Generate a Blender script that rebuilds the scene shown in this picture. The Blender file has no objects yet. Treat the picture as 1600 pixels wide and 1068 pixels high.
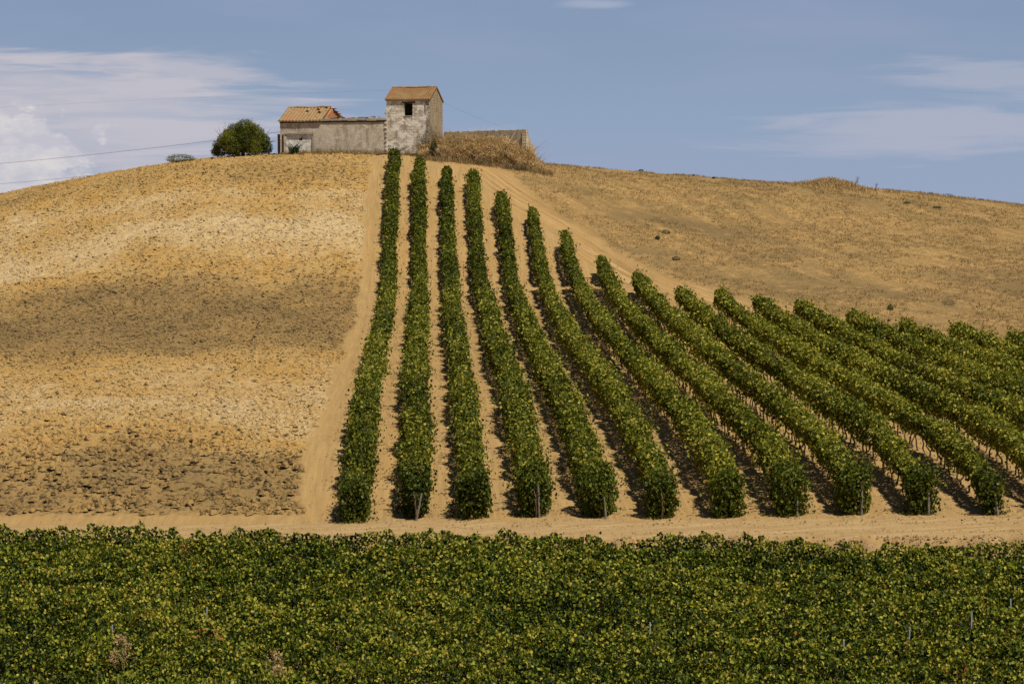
import bpy, math
import numpy as np
from mathutils import Vector

S = bpy.context.scene
COL = S.collection
rng = np.random.default_rng(7)
R = math.radians
F = 4000.0            # focal length in pixels of the 1600 px wide photograph
VX, HY = 664.0, 380.0  # where world +Y and the horizon meet the picture

# ------------------------------------------------------------------ camera
cam = bpy.data.cameras.new('camera'); co = bpy.data.objects.new('camera', cam); COL.objects.link(co)
cam.sensor_width = 36; cam.lens = 90; cam.clip_start = 1; cam.clip_end = 20000
co.location = (0, 0, 0)
co.rotation_euler = (R(90) - math.atan((534 - HY) / F), 0, -math.atan((800 - VX) / F))
S.camera = co
S.render.resolution_x, S.render.resolution_y = 1024, 683

# ------------------------------------------------------------------ sun + exposure
SUN_EL = R(59); SUN_AZ = R(42)      # azimuth measured from the camera side towards the right
sd = Vector((math.cos(SUN_EL) * math.sin(SUN_AZ), -math.cos(SUN_EL) * math.cos(SUN_AZ), math.sin(SUN_EL)))
sl = bpy.data.lights.new('sun', 'SUN'); sl.energy = 5.0; sl.angle = R(0.5); sl.color = (1, .925, .80)
so = bpy.data.objects.new('sun', sl); COL.objects.link(so)
so.rotation_euler = sd.to_track_quat('Z', 'Y').to_euler()
S.view_settings.view_transform = 'Standard'; S.view_settings.look = 'None'
S.view_settings.exposure = 0.0; S.view_settings.gamma = 1
S.cycles.max_bounces = 6; S.cycles.diffuse_bounces = 3; S.cycles.transmission_bounces = 3


# ------------------------------------------------------------------ node helper
class NT:
    def __init__(s, tree):
        s.t = tree; tree.nodes.clear()
    def n(s, typ, ins=None, **props):
        nd = s.t.nodes.new(typ)
        for k, v in props.items(): setattr(nd, k, v)
        for k, v in (ins or {}).items(): s.set(nd.inputs[k], v)
        return nd
    def set(s, sock, v):
        if isinstance(v, bpy.types.NodeSocket): s.t.links.new(v, sock)
        elif isinstance(v, bpy.types.Node): s.t.links.new(v.outputs[0], sock)
        else:
            if isinstance(v, (tuple, list)) and len(v) == 3 and sock.type == 'RGBA': v = (*v, 1)
            sock.default_value = v
    def m(s, op, a, b=None, c=None, clamp=False):
        nd = s.t.nodes.new('ShaderNodeMath'); nd.operation = op; nd.use_clamp = clamp
        s.set(nd.inputs[0], a)
        if b is not None: s.set(nd.inputs[1], b)
        if c is not None: s.set(nd.inputs[2], c)
        return nd.outputs[0]
    def mix(s, f, a, b, mode='MIX'):
        nd = s.t.nodes.new('ShaderNodeMix'); nd.data_type = 'RGBA'; nd.blend_type = mode
        nd.clamp_factor = True
        s.set(nd.inputs[0], f); s.set(nd.inputs[6], a); s.set(nd.inputs[7], b)
        return nd.outputs[2]
    def ss(s, v, lo, hi):       # smoothstep 0..1
        nd = s.t.nodes.new('ShaderNodeMapRange'); nd.interpolation_type = 'SMOOTHSTEP'
        s.set(nd.inputs[0], v); nd.inputs[1].default_value = lo; nd.inputs[2].default_value = hi
        return nd.outputs[0]
    def noise(s, vec, scale, detail=3, rough=.55, dist=0):
        return s.n('ShaderNodeTexNoise', {'Vector': vec, 'Scale': scale, 'Detail': detail, 'Roughness': rough, 'Distortion': dist}).outputs[0]
    def mapv(s, vec, scale=(1, 1, 1), loc=(0, 0, 0), rot=(0, 0, 0)):
        return s.n('ShaderNodeMapping', {'Vector': vec, 'Scale': scale, 'Location': loc, 'Rotation': rot}).outputs[0]
    def ramp(s, v, stops):
        nd = s.t.nodes.new('ShaderNodeValToRGB'); s.set(nd.inputs[0], v)
        el = nd.color_ramp.elements
        while len(el) < len(stops): el.new(.5)
        for e, (p, c) in zip(el, stops): e.position = p; e.color = (*c, 1)
        return nd.outputs[0]


def srgb(r, g, b):
    f = lambda c: (c / 255 / 12.92) if c / 255 <= .04045 else ((c / 255 + .055) / 1.055) ** 2.4
    return (f(r), f(g), f(b))


# ------------------------------------------------------------------ sky: Nishita overhead, measured horizon colours and clouds low down
def make_world():
    w = bpy.data.worlds.new('World'); S.world = w; w.use_nodes = True
    N = NT(w.node_tree)
    tc = N.n('ShaderNodeTexCoord').outputs['Generated']
    sep = N.n('ShaderNodeSeparateXYZ', {0: tc})
    x, y, z = sep.outputs
    ya = N.m('MAXIMUM', N.m('ABSOLUTE', y), .02)
    u = N.m('DIVIDE', x, ya); e = N.m('DIVIDE', z, ya)
    P = N.n('ShaderNodeCombineXYZ', {0: u, 1: e, 2: 0}).outputs[0]
    def PX(px): return (px - VX) / F
    def PY(py): return (HY - py) / F
    sky = N.n('ShaderNodeTexSky', sky_type='NISHITA', sun_disc=False, sun_elevation=SUN_EL,
              sun_rotation=math.pi - SUN_AZ, air_density=1.0, dust_density=.4, ozone_density=2.5, altitude=300)
    skyc = N.mix(1.0, sky.outputs[0], (.042, .042, .042), 'MULTIPLY')
    low = N.ramp(N.m('DIVIDE', e, .12), [(0, srgb(155, 167, 193)), (.22, srgb(150, 165, 191)), (.42, srgb(143, 163, 190)),
                                        (.62, srgb(137, 157, 184)), (.86, srgb(132, 152, 184)), (1, srgb(126, 147, 182))])
    # broad purple-grey veil drifting over the blue
    veil = N.ss(N.noise(N.mapv(P, (8, 38, 1), rot=(0, 0, -.06)), 1, 4, .5), .42, .72)
    low = N.mix(N.m('MULTIPLY', veil, .35), low, srgb(156, 164, 194))
    warp = N.noise(N.mapv(P, (26, 120, 1), rot=(0, 0, .05)), 1, 6, .62, .4)
    streak = N.noise(N.mapv(P, (14, 150, 1), (3, 5, 0), rot=(0, 0, .1)), 1, 6, .6, .6)
    def blob(px, py, rx, ry, k=.9, tex=warp, rot=0):
        dx = N.m('SUBTRACT', u, PX(px)); dy = N.m('SUBTRACT', e, PY(py))
        if rot: dy = N.m('ADD', dy, N.m('MULTIPLY', dx, rot))
        a = N.m('POWER', N.m('DIVIDE', dx, rx / F), 2); b = N.m('POWER', N.m('DIVIDE', dy, ry / F), 2)
        d = N.m('SQRT', N.m('ADD', a, b))
        return N.m('SUBTRACT', N.m('ADD', 1.0, N.m('MULTIPLY', N.m('SUBTRACT', tex, .5), k)), d)
    sheet = N.ss(blob(20, 195, 520, 118, 1.3, streak, -.02), -.08, .38)
    sheet = N.m('MULTIPLY', sheet, N.m('ADD', .66, N.m('MULTIPLY', N.ss(streak, .32, .6), .34)))
    wisp = N.ss(blob(300, 112, 260, 24, 2.4, streak, .10), .0, .8)
    sheet = N.m('MAXIMUM', sheet, N.m('MULTIPLY', wisp, .75))
    col = N.mix(N.m('MULTIPLY', sheet, .95), low, srgb(194, 191, 201))
    r1 = N.ss(blob(1460, 200, 320, 52, 1.9, streak, -.04), -.1, .6)
    r2 = N.ss(blob(1590, 118, 220, 34, 2.4, streak, .05), .0, .8)
    r3 = N.ss(blob(760, 212, 90, 22, 1.6, warp), .05, .9)
    r4 = N.ss(blob(940, 8, 90, 12, 2.0, streak), .05, .9)
    col = N.mix(N.m('MULTIPLY', N.m('MAXIMUM', r1, N.m('MULTIPLY', r2, .8)), .78), col, srgb(176, 180, 198))
    col = N.mix(N.m('MULTIPLY', N.m('MAXIMUM', r3, r4), .55), col, srgb(178, 184, 200))
    bump = N.noise(N.mapv(P, (70, 95, 1)), 1, 7, .6, .3)
    cum = N.ss(blob(-30, 272, 185, 105, 1.6, bump, -.12), .0, .2)
    cumc = N.mix(N.ss(N.noise(N.mapv(P, (60, 110, 1), (2, 9, 0)), 1, 5, .6), .35, .7), srgb(192, 191, 203), srgb(217, 213, 214))
    col = N.mix(cum, col, cumc)
    f = N.ss(N.m('ABSOLUTE', z), .10, .30)
    out = N.mix(f, col, skyc)
    # general scattered cloud higher up and all round
    bg = N.n('ShaderNodeBackground', {'Color': out, 'Strength': 1.0})
    N.n('ShaderNodeOutputWorld', {0: bg})
make_world()


# ------------------------------------------------------------------ numpy noise
def _hash(ix, iy, seed):
    h = (ix.astype(np.int64) * 374761393 + iy.astype(np.int64) * 668265263 + seed * 974634777) & 0xffffffff
    h = ((h ^ (h >> 13)) * 1274126177) & 0xffffffff
    h = ((h ^ (h >> 16)) * 2246822519) & 0xffffffff
    return ((h ^ (h >> 15)) & 0xffffff) / float(0xffffff)
def vn(x, y, seed=0):
    ix = np.floor(x); iy = np.floor(y); fx = x - ix; fy = y - iy
    fx = fx * fx * (3 - 2 * fx); fy = fy * fy * (3 - 2 * fy)
    a = _hash(ix, iy, seed); b = _hash(ix + 1, iy, seed); c = _hash(ix, iy + 1, seed); d = _hash(ix + 1, iy + 1, seed)
    return (a * (1 - fx) + b * fx) * (1 - fy) + (c * (1 - fx) + d * fx) * fy
def fbm(x, y, oct=4, seed=0, gain=.5):
    x = np.asarray(x, float); y = np.asarray(y, float)
    s = 0; a = 1; t = 0
    for i in range(oct):
        s = s + a * vn(x * 2 ** i + 17.3 * i, y * 2 ** i - 9.1 * i, seed + i); t += a; a *= gain
    return s / t
def sstep(v, a, b):
    t = np.clip((v - a) / (b - a), 0, 1); return t * t * (3 - 2 * t)


# ------------------------------------------------------------------ terrain
COLS = np.array([-300, 0, 150, 300, 450, 600, 700, 850, 1000, 1200, 1400, 1600, 1900], float)
TAB = {
    101:   [812, 812, 812, 812, 812, 812, 811, 800, 785, 768, 755, 744, 730],
    121.5: [690, 680, 675, 670, 668, 668, 668, 665, 662, 660, 657, 655, 650],
    145.5: [615, 600, 595, 592, 590, 589, 589, 588, 587, 586, 585, 585, 583],
    178:   [545, 522, 517, 513, 511, 511, 511, 510, 508, 506, 505, 505, 503],
    200:   [505, 468, 460, 456, 454, 453, 453, 452, 450, 448, 447, 448, 450],
    218:   [470, 412, 383, 363, 355, 352, 352, 358, 372, 388, 395, 400, 405],
    232:   [430, 352, 322, 306, 299, 298, 298, 308, 335, 353, 362, 370, 382],
    243:   [400, 318, 285, 262, 250, 248, 250, 272, 295, 312, 328, 346, 368],
    252:   [392, 307, 276, 252, 241, 240, 242, 259, 276, 293, 308, 331, 358],
    262:   [392, 306, 277, 251, 241, 239, 241, 257, 268, 285, 297, 320, 350],
    280:   [430, 335, 305, 280, 268, 262, 264, 272, 276, 288, 300, 324, 355],
    320:   [520, 430, 400, 370, 350, 345, 345, 350, 360, 370, 380, 400, 430]}
GX = np.arange(-120, 161, 1.0)
keyY = []; keyZ = []
for Yk in (0, 30, 60, 85):
    keyY.append(Yk); keyZ.append(np.full_like(GX, {0: -3.0, 30: -12.5, 60: -15, 85: -12.6}[Yk]))
for Yk, row in TAB.items():
    xs = (COLS - VX) / F * Yk
    keyY.append(Yk); keyZ.append(np.interp(GX, xs, (HY - np.array(row, float)) / F * Yk))
for Yk, zz in ((400, -9), (560, -16), (800, -18)):
    keyY.append(Yk); keyZ.append(np.full_like(GX, float(zz)))
keyY = np.array(keyY, float); keyZ = np.array(keyZ)
def pchip(xk, yk, x):
    h = np.diff(xk); dl = np.diff(yk, axis=0) / h[:, None]
    m = np.zeros_like(yk); m[0] = dl[0]; m[-1] = dl[-1]
    for i in range(1, len(xk) - 1):
        w1 = 2 * h[i] + h[i - 1]; w2 = h[i] + 2 * h[i - 1]
        ok = dl[i - 1] * dl[i] > 0
        with np.errstate(divide='ignore', invalid='ignore'):
            v = (w1 + w2) / (w1 / dl[i - 1] + w2 / dl[i])
        m[i] = np.where(ok, v, 0)
    i = np.clip(np.searchsorted(xk, x) - 1, 0, len(xk) - 2)
    t = ((x - xk[i]) / h[i])[:, None]; hi = h[i][:, None]
    return ((2*t**3-3*t**2+1)*yk[i] + (t**3-2*t**2+t)*hi*m[i] + (-2*t**3+3*t**2)*yk[i+1] + (t**3-t**2)*hi*m[i+1])
GY = np.arange(0, 801, 1.0)
GZ = pchip(keyY, keyZ, GY)
def gblur(a, sig, ax):
    r = int(3 * sig); k = np.exp(-.5 * (np.arange(-r, r + 1) / sig) ** 2); k /= k.sum()
    pad = [(0, 0), (0, 0)]; pad[ax] = (r, r); p = np.pad(a, pad, mode='edge')
    return sum(k[i] * (p[i:i + a.shape[0]] if ax == 0 else p[:, i:i + a.shape[1]]) for i in range(2 * r + 1))
GZ = gblur(gblur(GZ, 2.0, 0), 3.0, 1)
def table(X, Y):
    fx = np.clip(X - GX[0], 0, len(GX) - 1.001); fy = np.clip(Y - GY[0], 0, len(GY) - 1.001)
    ix = fx.astype(int); iy = fy.astype(int); fx = fx - ix; fy = fy - iy
    return ((GZ[iy, ix] * (1 - fx) + GZ[iy, ix + 1] * fx) * (1 - fy) + (GZ[iy + 1, ix] * (1 - fx) + GZ[iy + 1, ix + 1] * fx) * fy)
def yend(X): return 101.2 - .32 * (np.clip(X, -60, 80) + 2.83)     # where the rows end at the track
def ground(X, Y):
    X = np.asarray(X, float); Y = np.asarray(Y, float)
    t = table(X, Y)
    v = Y - yend(X); Xc = np.clip(X, -60, 80)
    ze = -11.10 + .040 * (Xc + 2.83)
    edge = -3.4 + .35 * (fbm(X * .5, X * 0, 3, 5) - .5)
    drop = sstep(-(v - edge), 0, 1.7) * (.74 + .026 * Xc)
    zr = ze + np.where(v > -3.4, .075 * v, -.255 + .100 * (v + 3.4)) - drop
    far = sstep(-v, 34, 60)
    zr = zr * (1 - far) + t * far
    k = sstep(v, 0, 11)
    return zr * (1 - k) + t * k
# zone masks
def m_upper(X, Y):
    return sstep(Y - np.interp(X, [2, 8, 14, 19, 24, 36], [246, 224, 205, 188, 181, 155]), -2, 4) * sstep(X, 3, 7)
def m_plow(X, Y):
    e = -4.9 + .5 * (fbm(Y * .25, Y * 0, 3, 11) - .5) * 2
    v = Y - yend(X)
    return sstep(-(X - e), 0, .7) * sstep(v, 1.6, 2.6)
GBX = np.array([-60, 3.0, 4.5, 5.9, 10.7, 15.8, 19.6, 26.4, 33, 40, 60, 110.])
GBY = np.array([256, 254, 248, 244, 231, 214, 203.5, 190, 174, 163, 142, 100.])
def m_grass(X, Y):
    b = np.interp(X, GBX, GBY) + 9 * (fbm(X * .5, Y * .16, 4, 21) - .5)
    g = sstep(Y - b, -4.0, 5.0) * (.92 + .3 * fbm(X * .9, Y * .5, 3, 23)); g = np.clip(g, 0, 1)
    return g * (1 - m_plow(X, Y) * .8)
BY = np.array([100, 103, 106, 111, 116, 119, 122, 130, 136, 142, 148, 156, 162, 170, 178, 188, 196, 201, 205, 209, 214, 219, 223, 226, 230, 234, 238, 242, 246, 262.])
BV = np.array([-.2, -.5, -.75, -.8, -.5, .1, .5, .40, .65, .35, .30, .15, -.3, -.85, -1., -.95, -.85, -.5, -.1, .35, .75, .8, .35, .1, .65, .5, -.5, -.6, -.1, 0.])
def band(X, Y):
    w = (fbm(X * .09, Y * .05, 4, 31) - .5) * 16 + (fbm(X * .6, Y * .3, 3, 35) - .5) * 5
    q = Y + w + .05 * (X + 20)
    return sum(np.interp(q + o_, BY, BV) for o_ in (-3, 0, 3)) / 3 * .95 + (fbm(X * .22, Y * .12, 3, 41) - .5) * .9
def rough(X, Y):
    p = m_plow(X, Y); g = m_grass(X, Y)
    r1 = fbm(X * 1.6, Y * 1.3, 3, 51, .6); r2 = fbm(X * 4.1, Y * 3.4, 2, 57)
    d = p * ((r1 - .5) * .30 + np.abs(r2 - .5) * .24 - .11 * sstep(fbm(X * 2.3, Y * 2.6, 2, 59), .62, .76))
    d = d + g * ((fbm(X * .5, Y * .5, 3, 61) - .5) * .25 + (fbm(X * 2.2, Y * 2.2, 2, 63) - .5) * .12)
    v = Y - yend(X)
    bk = sstep(-v, 3.0, 3.8) * sstep(v, -6.2, -4.6)
    d = d + bk * (fbm(X * 1.5, Y * 2.0, 4, 71) - .5) * .8
    row = (1 - p) * (1 - g)
    d = d + row * (fbm(X * 1.3, Y * .5, 3, 81) - .5) * .07
    # shallow tyre ruts along the alleys and a low berm across the vineyard
    d = d - row * (sstep(v, 0, 2)) * .05 * np.exp(-((np.abs(((X + 2.83) / 2.4) % 1 - .5) - .21) / .06) ** 2)
    d = d + row * .14 * np.exp(-((Y - 200.2 + .03 * X) / .35) ** 2) * (X < 14)
    # mound on the right crest
    xm = (1305 - VX) / F * 258
    d = d + .75 * np.exp(-((X - xm) / 2.6) ** 2 - ((Y - 259) / 2.5) ** 2)
    return d
def full(X, Y): return ground(X, Y) + rough(X, Y)


# ------------------------------------------------------------------ mesh helpers
def np_mesh(name, V, faces, mat, parent=None, attrs=None, smooth=False, loc=None):
    """V (n,3); faces (m,k) int array, all of k corners."""
    V = np.asarray(V, np.float32); faces = np.asarray(faces, np.int32)
    m, k = faces.shape
    me = bpy.data.meshes.new(name)
    me.vertices.add(len(V)); me.vertices.foreach_set('co', V.ravel())
    me.loops.add(m * k); me.loops.foreach_set('vertex_index', faces.ravel())
    me.polygons.add(m); me.polygons.foreach_set('loop_start', np.arange(0, m * k, k, dtype=np.int32))
    me.polygons.foreach_set('use_smooth', np.full(m, smooth, dtype=bool))
    me.update(calc_edges=True)
    for an, (dom, arr) in (attrs or {}).items():
        a = me.attributes.new(an, 'FLOAT', dom); a.data.foreach_set('value', np.asarray(arr, np.float32))
    me.materials.append(mat)
    o = bpy.data.objects.new(name, me); COL.objects.link(o)
    if parent is not None: o.parent = parent
    if loc is not None: o.location = loc
    return o
class MB:
    def __init__(s): s.v = []; s.f = []
    def add(s, vs, fs):
        b = len(s.v); s.v += [tuple(map(float, p)) for p in vs]; s.f += [tuple(i + b for i in f) for f in fs]
    def box(s, lo, hi, j=0):
        (a, b, c), (d, e, g) = lo, hi
        P = [(a,b,c),(d,b,c),(d,e,c),(a,e,c),(a,b,g),(d,b,g),(d,e,g),(a,e,g)]
        if j: P = [tuple(q + rng.uniform(-j, j) for q in p) for p in P]
        s.add(P, [(0,3,2,1),(4,5,6,7),(0,1,5,4),(1,2,6,5),(2,3,7,6),(3,0,4,7)])
    def tube(s, pts, rad, n=6):
        pts = [Vector(p) for p in pts]
        if not hasattr(rad, '__len__'): rad = [rad] * len(pts)
        vs = []; fs = []
        for i, p in enumerate(pts):
            d = (pts[min(i + 1, len(pts) - 1)] - pts[max(i - 1, 0)]).normalized()
            a = d.cross(Vector((0, 0, 1)) if abs(d.z) < .9 else Vector((1, 0, 0))).normalized(); b = d.cross(a)
            for k in range(n):
                t = 2 * math.pi * k / n
                vs.append(p + (a * math.cos(t) + b * math.sin(t)) * rad[i])
        for i in range(len(pts) - 1):
            for k in range(n):
                fs.append((i*n+k, i*n+(k+1) % n, (i+1)*n+(k+1) % n, (i+1)*n+k))
        fs.append(tuple(range(n - 1, -1, -1))); fs.append(tuple(range((len(pts)-1)*n, len(pts)*n)))
        s.add(vs, fs)
    def mesh(s, name, mat):
        me = bpy.data.meshes.new(name); me.from_pydata(s.v, [], s.f); me.materials.append(mat); me.update(); return me
    def build(s, name, mat, parent=None, smooth=False):
        me = s.mesh(name, mat)
        if smooth: me.shade_smooth()
        o = bpy.data.objects.new(name, me); COL.objects.link(o)
        if parent is not None: o.parent = parent
        return o
def empty(name, loc, rz=0):
    o = bpy.data.objects.new(name, None); COL.objects.link(o); o.location = loc; o.rotation_euler = (0, 0, rz)
    o.empty_display_size = .3; return o
def tag(o, label=None, cat=None, group=None, kind=None):
    if label: o['label'] = label
    if cat: o['category'] = cat
    if group: o['group'] = group
    if kind: o['kind'] = kind
    return o
def px(x, Y): return (x - VX) / F * Y          # world X of picture column x at depth Y
def pz(y, Y): return (HY - y) / F * Y
def hit(x, y, lo=70, hi=275):                   # first ground point seen at a picture position
    Ys = np.arange(lo, hi, .1); Xs = px(x, Ys); g = ground(Xs, Ys); r = pz(y, Ys)
    i = np.argmax(g >= r) if (g >= r).any() else len(Ys) - 1
    return Xs[i], Ys[i], g[i]

def unit(a): return a / np.maximum(np.linalg.norm(a, axis=1, keepdims=True), 1e-9)
def leaf_mesh(name, C, Nn, size, mat, parent=None, val=None, aspect=.9, fold=.22, hexa=False, T=None):
    n = len(C); Nn = unit(Nn)
    if T is None: T = rng.normal(size=(n, 3))
    A = unit(T - Nn * np.sum(T * Nn, 1, keepdims=True)); B = np.cross(Nn, A)
    s = np.asarray(size).reshape(-1, 1) * .5
    if hexa:
        pts = [(-1, 0, 0), (-.55, .85, fold), (.45, .95, fold), (1, 0, 0), (.45, -.95, fold), (-.55, -.85, fold)]
        fi = [(0, 3, 2, 1), (0, 5, 4, 3)]; k = 4
    else:
        pts = [(-1, 0, 0), (.1, 1, fold), (1, 0, 0), (.1, -1, fold)]
        fi = [(0, 2, 1), (0, 3, 2)]; k = 3
    V = np.stack([C + s * (p[0] * A + p[1] * aspect * B + p[2] * Nn) for p in pts], 1).reshape(-1, 3)
    nv = len(pts)
    Fc = (np.arange(n)[:, None, None] * nv + np.array(fi)[None]).reshape(-1, k)
    at = None
    if val is not None: at = {'leafv': ('FACE', np.repeat(val, 2))}
    return np_mesh(name, V, Fc, mat, parent, at)


# ------------------------------------------------------------------ materials
def material(name, fn):
    m = bpy.data.materials.new(name); m.use_nodes = True; N = NT(m.node_tree); fn(N); return m
def princ(N, col, rough=.9, bump=None, spec=.2, bstr=.5, bdist=.05):
    ins = {'Base Color': col, 'Roughness': rough, 'Specular IOR Level': spec}
    p = N.n('ShaderNodeBsdfPrincipled', ins)
    if bump is not None:
        b = N.n('ShaderNodeBump', {'Height': bump, 'Strength': bstr, 'Distance': bdist}); N.set(p.inputs['Normal'], b)
    N.n('ShaderNodeOutputMaterial', {0: p}); return p

def soil_fn(N):
    pos = N.n('ShaderNodeNewGeometry').outputs['Position']
    at = lambda a: N.n('ShaderNodeAttribute', attribute_name=a).outputs['Fac']
    plow, grass, bnd = at('plow'), at('grass'), at('band')
    n1 = N.noise(pos, 2.3, 5, .6); n2 = N.noise(pos, .35, 4, .6); n3 = N.noise(pos, 9, 3, .6)
    # compacted dirt between the rows: streaks along the rows
    st = N.noise(N.mapv(pos, (5.5, .22, .2)), 1, 4, .6)
    dirt = N.mix(N.ss(st, .3, .7), (.305, .195, .080), (.40, .268, .112))
    up = at('upper')
    st2 = N.noise(N.mapv(N.mapv(pos, (1, 1, 0), rot=(0, 0, -.36)), (2.6, .05, 1)), 1, 4, .6)
    dirt = N.mix(up, dirt, N.mix(N.ss(st2, .38, .62), (.27, .165, .066), (.44, .29, .125)))
    dirt = N.mix(N.m('MULTIPLY', N.ss(n2, .35, .7), .7), dirt, (.37, .228, .084))
    dirt = N.mix(N.m('MULTIPLY', N.ss(n3, .56, .74), .5), dirt, (.26, .165, .08))
    dirt = N.mix(N.m('MULTIPLY', N.ss(n1, .60, .75), .35), dirt, (.45, .30, .155))
    grit = N.noise(N.mapv(pos, (5.5, 3.2, 4)), 1, 4, .7)
    dirt = N.mix(N.m('MULTIPLY', N.ss(grit, .60, .68), .55), dirt, (.17, .105, .05))
    # ploughed soil
    ochre = N.mix(N.ss(n2, .4, .62), (.41, .240, .072), (.40, .262, .102))
    ochre = N.mix(N.ss(n3, .4, .75), ochre, (.50, .325, .115))
    cream = N.mix(n1, (.47, .335, .160), (.57, .44, .255))
    dark = N.mix(n1, (.19, .120, .048), (.28, .190, .078))
    pl = N.mix(N.ss(N.m('ADD', bnd, N.m('MULTIPLY', N.m('SUBTRACT', n1, .5), 1.3)), .05, .95), ochre, cream)
    pl = N.mix(N.ss(N.m('ADD', N.m('MULTIPLY', bnd, -1), N.m('MULTIPLY', N.m('SUBTRACT', n1, .5), .8)), .0, 1.15), pl, dark)
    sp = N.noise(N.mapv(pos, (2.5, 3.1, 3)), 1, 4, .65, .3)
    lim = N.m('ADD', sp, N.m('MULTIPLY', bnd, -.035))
    pl = N.mix(N.m('MULTIPLY', N.ss(lim, .56, .62), .92), pl, (.060, .040, .020))  # dark specks: shadows between clods painted into the soil colour
    pl = N.mix(N.m('MULTIPLY', N.ss(N.noise(N.mapv(pos, (4.5, 5.5, 5), (3, 1, 2)), 1, 3, .6), .58, .66), .7), pl, (.08, .055, .03))  # finer layer of painted clod shadow
    # straw stubble
    gn = N.noise(N.mapv(pos, (1, 1, 1)), 3.5, 5, .7); g2 = N.noise(N.mapv(pos, (.11, .22, .2), rot=(0, 0, .5)), 1, 6, .65)
    gr = N.mix(N.ss(gn, .3, .7), (.19, .120, .046), (.42, .262, .100))
    gr = N.mix(N.m('MULTIPLY', N.ss(g2, .46, .64), .6), gr, (.20, .145, .058))
    mow = N.noise(N.mapv(N.mapv(pos, (1, 1, 0), rot=(0, 0, -.35)), (.75, .045, 1)), 1, 5, .62, .25)
    gr = N.mix(N.m('MULTIPLY', N.ss(mow, .48, .66), .6), gr, (.20, .130, .052))
    big = N.noise(N.mapv(N.mapv(pos, (1, 1, 0), rot=(0, 0, -.5)), (.035, .022, 1), (2.3, 1.1, 0)), 1, 5, .6)
    gr = N.mix(N.m('MULTIPLY', N.ss(big, .47, .62), .85), gr, (.165, .112, .050))
    gr = N.mix(N.m('MULTIPLY', N.ss(mow, .46, .34), .35), gr, (.44, .275, .108))
    gf = N.noise(N.mapv(pos, (5, 5, 5)), 1, 3, .7); gr = N.mix(N.m('MULTIPLY', N.ss(gf, .53, .64), .75), gr, (.13, .09, .04))
    gr = N.mix(N.m('MULTIPLY', N.ss(N.noise(pos, .5, 4, .6), .52, .7), .4), gr, (.45, .27, .105))
    gr = N.mix(N.m('MULTIPLY', N.ss(N.noise(N.mapv(pos, (.3, .5, .3), (7, 3, 0)), 1, 5, .7), .58, .68), .6), gr, (.17, .125, .06))
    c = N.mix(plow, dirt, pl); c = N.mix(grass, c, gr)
    # low bank along the track and soil under the near vines
    bk = at('bank')
    c = N.mix(bk, c, N.mix(N.ss(n1, .4, .6), (.25, .155, .075), (.38, .255, .13)))
    h = N.m('ADD', N.m('MULTIPLY', N.noise(pos, 7, 4, .7), .7), N.m('MULTIPLY', N.noise(pos, 22, 3, .7), .4))
    princ(N, c, .95, h, .1, N.m('ADD', .35, N.m('MULTIPLY', plow, .5)), .12)
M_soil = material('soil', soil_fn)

def leaf_fn(stops, trans=.27, gloss=.010, patch=.5):
    def fn(N):
        v = N.n('ShaderNodeAttribute', attribute_name='leafv').outputs['Fac']
        c = N.ramp(v, stops)
        pos = N.n('ShaderNodeNewGeometry').outputs['Position']
        c = N.mix(N.m('MULTIPLY', N.ss(N.noise(pos, 14, 2), .35, .7), .25), c, (.02, .035, .008))
        d = N.n('ShaderNodeBsdfDiffuse', {'Color': c, 'Roughness': .3})
        t = N.n('ShaderNodeBsdfTranslucent', {'Color': N.mix(1, c, (1.25, 1.15, .5), 'MULTIPLY')})
        g = N.n('ShaderNodeBsdfGlossy', {'Color': (.9, .95, .9), 'Roughness': .48})
        m1 = N.n('ShaderNodeMixShader', {0: trans, 1: d, 2: t})
        m2 = N.n('ShaderNodeMixShader', {0: gloss, 1: m1, 2: g})
        N.n('ShaderNodeOutputMaterial', {0: m2})
    return fn
VINE = [(0, (.018, .021, .002)), (.22, (.052, .072, .007)), (.45, (.135, .160, .014)), (.7, (.275, .27, .024)), (.93, (.52, .45, .07)), (1, (.28, .13, .04))]
M_vine = material('vine_leaf', leaf_fn(VINE))
M_canopy = material('canopy_leaf', leaf_fn([(0, (.010, .017, .002)), (.25, (.038, .062, .006)), (.45, (.122, .162, .013)), (.7, (.28, .305, .026)), (.93, (.54, .48, .07)), (1, (.42, .18, .05))]))
M_tree = material('tree_leaf', leaf_fn([(0, (.035, .042, .007)), (.5, (.145, .155, .016)), (.85, (.29, .27, .032)), (1, (.24, .15, .05))], .2))
M_darkgreen = material('dark_leaf', leaf_fn([(0, (.016, .04, .012)), (1, (.05, .09, .025))], .2))
M_brush = material('brown_brush', leaf_fn([(0, (.07, .05, .03)), (.6, (.16, .11, .06)), (1, (.30, .22, .11))], .2, .02))
M_reed = material('dry_reed', leaf_fn([(0, (.20, .12, .05)), (.4, (.52, .34, .15)), (.8, (.76, .56, .30)), (1, (.38, .34, .11))], .25, .03))
M_straw = material('straw', leaf_fn([(0, (.15, .10, .04)), (.4, (.34, .225, .10)), (.85, (.54, .38, .19)), (1, (.20, .19, .06))], .25, .02))
def bark_fn(c1, c2, sc=8):
    def fn(N):
        pos = N.n('ShaderNodeNewGeometry').outputs['Position']
        n = N.noise(N.mapv(pos, (3, 3, 1)), sc, 4, .6)
        princ(N, N.mix(N.ss(n, .35, .65), c1, c2), .9, n, .1, .6, .02)
    return fn
M_bark = material('vine_bark', bark_fn((.09, .060, .038), (.20, .145, .095)))
M_wood = material('grey_wood', bark_fn((.11, .09, .07), (.23, .20, .16)))
M_darkwood = material('dark_wood', bark_fn((.03, .024, .02), (.075, .055, .04)))
M_metal = material('zinc_post', bark_fn((.28, .29, .31), (.42, .43, .46)))
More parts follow.
